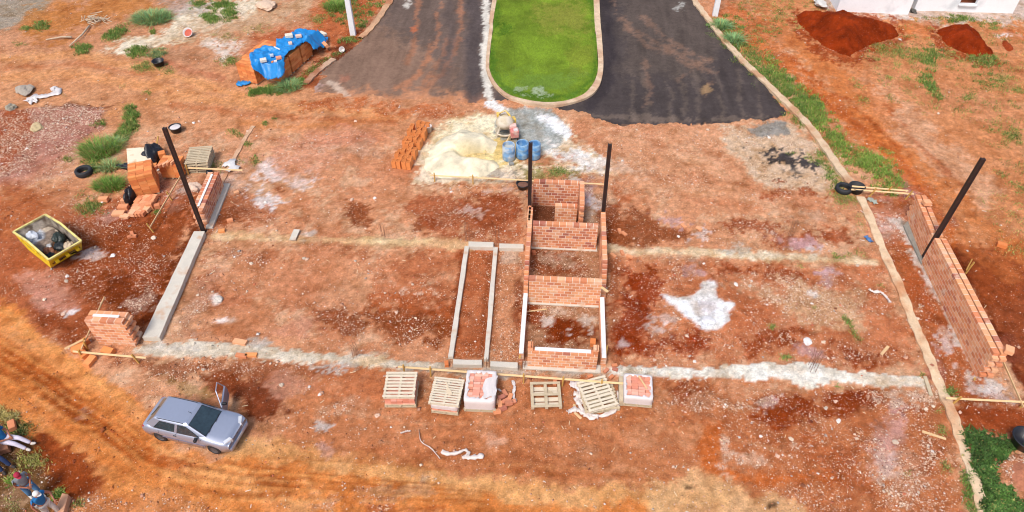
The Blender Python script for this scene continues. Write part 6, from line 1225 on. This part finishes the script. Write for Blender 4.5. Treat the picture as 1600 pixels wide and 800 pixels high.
def person(label,loc,rz,J,shirt,trouser,cap,shoe,group=None,hair=(40,28,24),sleeve=.5):
    """J: joint positions in metres: hip, chest, neck, head, and per side shoulder, elbow, hand, thigh, knee, ankle, toe"""
    R_=thing('person',label,'person',loc,rz,sc=1/S); J={k:Vector(v) for k,v in J.items()}
    V=[];E_=[];r=[]
    def nv(p,rad,par=None): V.append(tuple(p)); r.append(rad); i=len(V)-1; (E_.append((par,i)) if par is not None else None); return i
    hip=nv(J['hip'],.13); wa=nv(J['hip'].lerp(J['chest'],.5),.115,hip); ch=nv(J['chest'],.135,wa); nk=nv(J['neck'],.055,ch); up=(J['head']-J['neck']).normalized(); hd=nv(J['head']-up*.03,.085,nk); cr=nv(J['head']+up*.07,.082,hd)
    fd=J['face'].normalized() if 'face' in J else Vector((1,0,0)); ns=nv(J['head']-up*.01+fd*.085,.022,hd)
    for s_ in ('l','r'):
        sh=nv(J[s_+'sh'],.065,ch); el=nv(J[s_+'el'],.042,sh); wr=nv(J[s_+'ha'],.026,el); d=(J[s_+'ha']-J[s_+'el']).normalized(); pm=nv(J[s_+'ha']+d*.06,.03,wr); sd=d.cross(up); sd=sd.normalized() if sd.length>.1 else Vector((0,1,0)); bn=d.cross(sd)
        for k,(o_,l_) in enumerate([(-.03,.07),(-.01,.085),(.01,.08),(.03,.062)]):
            f0=nv(J[s_+'ha']+d*.10+sd*o_,.0095,pm); f1=nv(J[s_+'ha']+d*(.10+l_*.5)+sd*o_*1.2+bn*.012,.009,f0); nv(J[s_+'ha']+d*(.10+l_*.9)+sd*o_*1.2+bn*.035,.008,f1)
        t0=nv(J[s_+'ha']+d*.05-sd*.045,.011,pm); nv(J[s_+'ha']+d*.085-sd*.065,.009,t0)
        th=nv(J[s_+'th'],.095,hip); kn=nv(J[s_+'kn'],.062,th); an_=nv(J[s_+'an'],.042,kn); nv(J[s_+'to'],.036,an_)
    body=skin_build('body',V,E_,r,SKIN,R_)
    # clothes follow the same joints
    V2=[];E2=[];r2=[]
    def n2(p,rad,par=None): V2.append(tuple(p)); r2.append(rad); i=len(V2)-1; (E2.append((par,i)) if par is not None else None); return i
    h=n2(J['hip'].lerp(J['chest'],.02),.15); w2=n2(J['hip'].lerp(J['chest'],.5),.135,h); c2=n2(J['chest'],.155,w2); n2(J['chest'].lerp(J['neck'],.75),.08,c2)
    for s_ in 'lr': a=n2(J[s_+'sh'],.085,c2); n2(J[s_+'sh'].lerp(J[s_+'el'],sleeve),.066,a)
    skin_build('shirt',V2,E2,r2,mat('shirt_%d_%d_%d'%shirt,shirt,.85,.12,8,40,.3),R_)
    V2.clear();E2.clear();r2.clear(); h=n2(J['hip'],.148); 
    for s_ in 'lr': a=n2(J[s_+'th'],.115,h); b=n2(J[s_+'kn'],.085,a); n2(J[s_+'kn'].lerp(J[s_+'an'],.92),.068,b)
    skin_build('trousers',V2,E2,r2,mat('trousers_%d_%d_%d'%trouser,trouser,.9,.14,8,40,.3),R_)
    for s_ in 'lr': mb=MB(); A=J[s_+'an']; B=J[s_+'to']; d=(B-A).normalized(); mb.tube([A-d*.05,A,A.lerp(B,.5),B,B+d*.03],[.045,.06,.05,.045,.02],10); mb.build('shoe',mat('shoe_%d_%d_%d'%shoe,shoe,.8,.1),R_,smooth=True)
    M9=Matrix(( [fd.x,fd.cross(up).x*-1,up.x],[fd.y,fd.cross(up).y*-1,up.y],[fd.z,fd.cross(up).z*-1,up.z]))
    if cap:
        mb=MB(); mb.lathe(J['head']+up*.03,[(.098,-.01),(.102,.03),(.09,.075),(.055,.105),(0,.118)],18,M9); cp=mb.build('cap',mat('cap_%d_%d_%d'%cap,cap,.8,.1),R_,smooth=True)
        mb=MB(); vs=[];
        for i in range(9): a=math.radians(-60+15*i); vs+= [J['head']+up*.025+M9@Vector((.09*math.cos(a),.09*math.sin(a),0)),J['head']+up*.015+M9@Vector((.09*math.cos(a)+.085*max(.2,math.cos(a)),.085*math.sin(a),0))]
        mb.add(vs,[(2*i,2*i+2,2*i+3,2*i+1) for i in range(8)]); o=mb.build('brim',mat('cap_%d_%d_%d'%cap),cp); q=o.modifiers.new('s','SOLIDIFY'); q.thickness=.008
    mb=MB(); mb.lathe(J['head']-fd*.02,[(.06,-.07),(.085,-.04),(.094,.0),(.096,.04),(.085,.075),(.05,.095)],16,M9); mb.build('hair',mat('hair_dark',hair,.8,.2),R_,smooth=True)
    for s_ in (-1,1):
        mb=MB(); mb.box(tuple(J['head']+fd*.082+M9@Vector((0,s_*.032,0))-Vector((0,0,.008))),(.02,.02,.012)); mb.build('eye',mat('eye_dark',(30,24,22),.3,.05),R_,bevel=.004)
        mb=MB(); mb.lathe(J['head']+M9@Vector((0,s_*.088,-.01)),[(0,-.03),(.014,-.02),(.018,0),(.014,.025),(0,.032)],8,M9); mb.build('ear',SKIN,R_,smooth=True)
    mb=MB(); mb.box(tuple(J['head']+fd*.083-up*.055-Vector((0,0,.004))),(.012,.045,.01),math.atan2(fd.y,fd.x)); mb.build('mouth',mat('lips',(140,74,64),.6,.05),R_,bevel=.003)
    return R_
def skin_build(name,V,E_,r,m,parent):
    me=bpy.data.meshes.new(name); me.from_pydata([Vector(v) for v in V],E_,[]); o=bpy.data.objects.new(name,me); COL.objects.link(o)
    bpy.context.view_layer.objects.active=o; md=o.modifiers.new('skin','SKIN'); md.use_smooth_shade=True
    if not me.skin_vertices:
        bm=bmesh.new(); bm.from_mesh(me); bm.verts.layers.skin.verify(); bm.to_mesh(me); bm.free()
    for i,sv in enumerate(me.skin_vertices[0].data): sv.radius=(r[i],r[i]); sv.use_root=(i==0)
    sb=o.modifiers.new('sub','SUBSURF'); sb.levels=2; sb.render_levels=2
    bpy.context.view_layer.update(); dg=bpy.context.evaluated_depsgraph_get(); m2=bpy.data.meshes.new_from_object(o.evaluated_get(dg)); m2.materials.clear(); m2.materials.append(m); m2.polygons.foreach_set('use_smooth',[True]*len(m2.polygons)); bpy.data.objects.remove(o)
    q=bpy.data.objects.new(name,m2); COL.objects.link(q); q.parent=parent; return q
# standing man, red cap
stand=dict(hip=(0,0,.92),chest=(.03,0,1.25),neck=(.06,0,1.46),head=(.12,0,1.60),face=(1,0,-.35),lsh=(.04,.19,1.38),lel=(.02,.25,1.10),lha=(.20,.10,1.0),rsh=(.04,-.19,1.38),rel=(.02,-.25,1.10),rha=(.2,-.08,.98),lth=(0,.1,.86),lkn=(.14,.12,.5),lan=(.1,.12,.1),lto=(.26,.13,.05),rth=(0,-.1,.86),rkn=(.04,-.11,.48),ran=(-.22,-.12,.11),rto=(-.08,-.14,.05))
person('standing man in red cap, grey shirt and blue jeans',G(59,776),-.5,stand,(140,144,150),(84,130,172),(176,36,66),(216,216,212))
s2=dict(stand); s2.update(lel=(.2,.3,1.22),lha=(.42,.16,1.12),rsh=(.04,-.19,1.38),rel=(-.05,-.28,1.12),rha=(.08,-.3,.9),face=(1,.2,-.3))
person('standing man in white cap and bright blue shirt with one arm raised',G(86,806),-.2,s2,(30,120,184),(216,206,196),(240,236,230),(120,110,100),hair=(60,50,44))
sit=dict(hip=(0,0,.36),chest=(-.14,0,.68),neck=(-.16,0,.90),head=(-.12,0,1.06),face=(1,0,-.3),lsh=(-.15,.19,.83),lel=(.0,.25,.56),lha=(.2,.08,.5),rsh=(-.15,-.19,.83),rel=(.0,-.25,.56),rha=(.2,-.05,.48),lth=(.06,.1,.34),lkn=(.46,.12,.36),lan=(.86,.1,.1),lto=(.98,.12,.12),rth=(.06,-.1,.34),rkn=(.44,-.12,.34),ran=(.84,-.14,.09),rto=(.97,-.17,.11))
person('seated man in blue shirt and pale trousers with legs stretched towards the track',G(16,694),-.08,sit,(18,110,172),(214,206,222),(236,222,160),(216,206,196))
s3=dict(sit); s3.update(lan=(.76,.12,.06),ran=(.7,-.16,.06),lto=(.9,.14,.06),rto=(.82,-.2,.06))
person('seated person in dark navy clothes, between the blue shirt and the red cap',G(-8,722),-.35,s3,(30,32,44),(24,44,84),(40,40,46),(60,50,44))
quadprism('seat_block','low block the seated men are resting on','block',[(-14,694),(10,688),(13,700),(-12,708)],0,.24,mat('seat_clay',(150,100,76),.9,.2),.03)
# ------------------------------------------------------------ bring everything to metres
for o in list(COL.objects):
    if o.parent is None and o.type not in ('CAMERA', 'LIGHT'):
        o.location = o.location*S; o.scale = o.scale*S
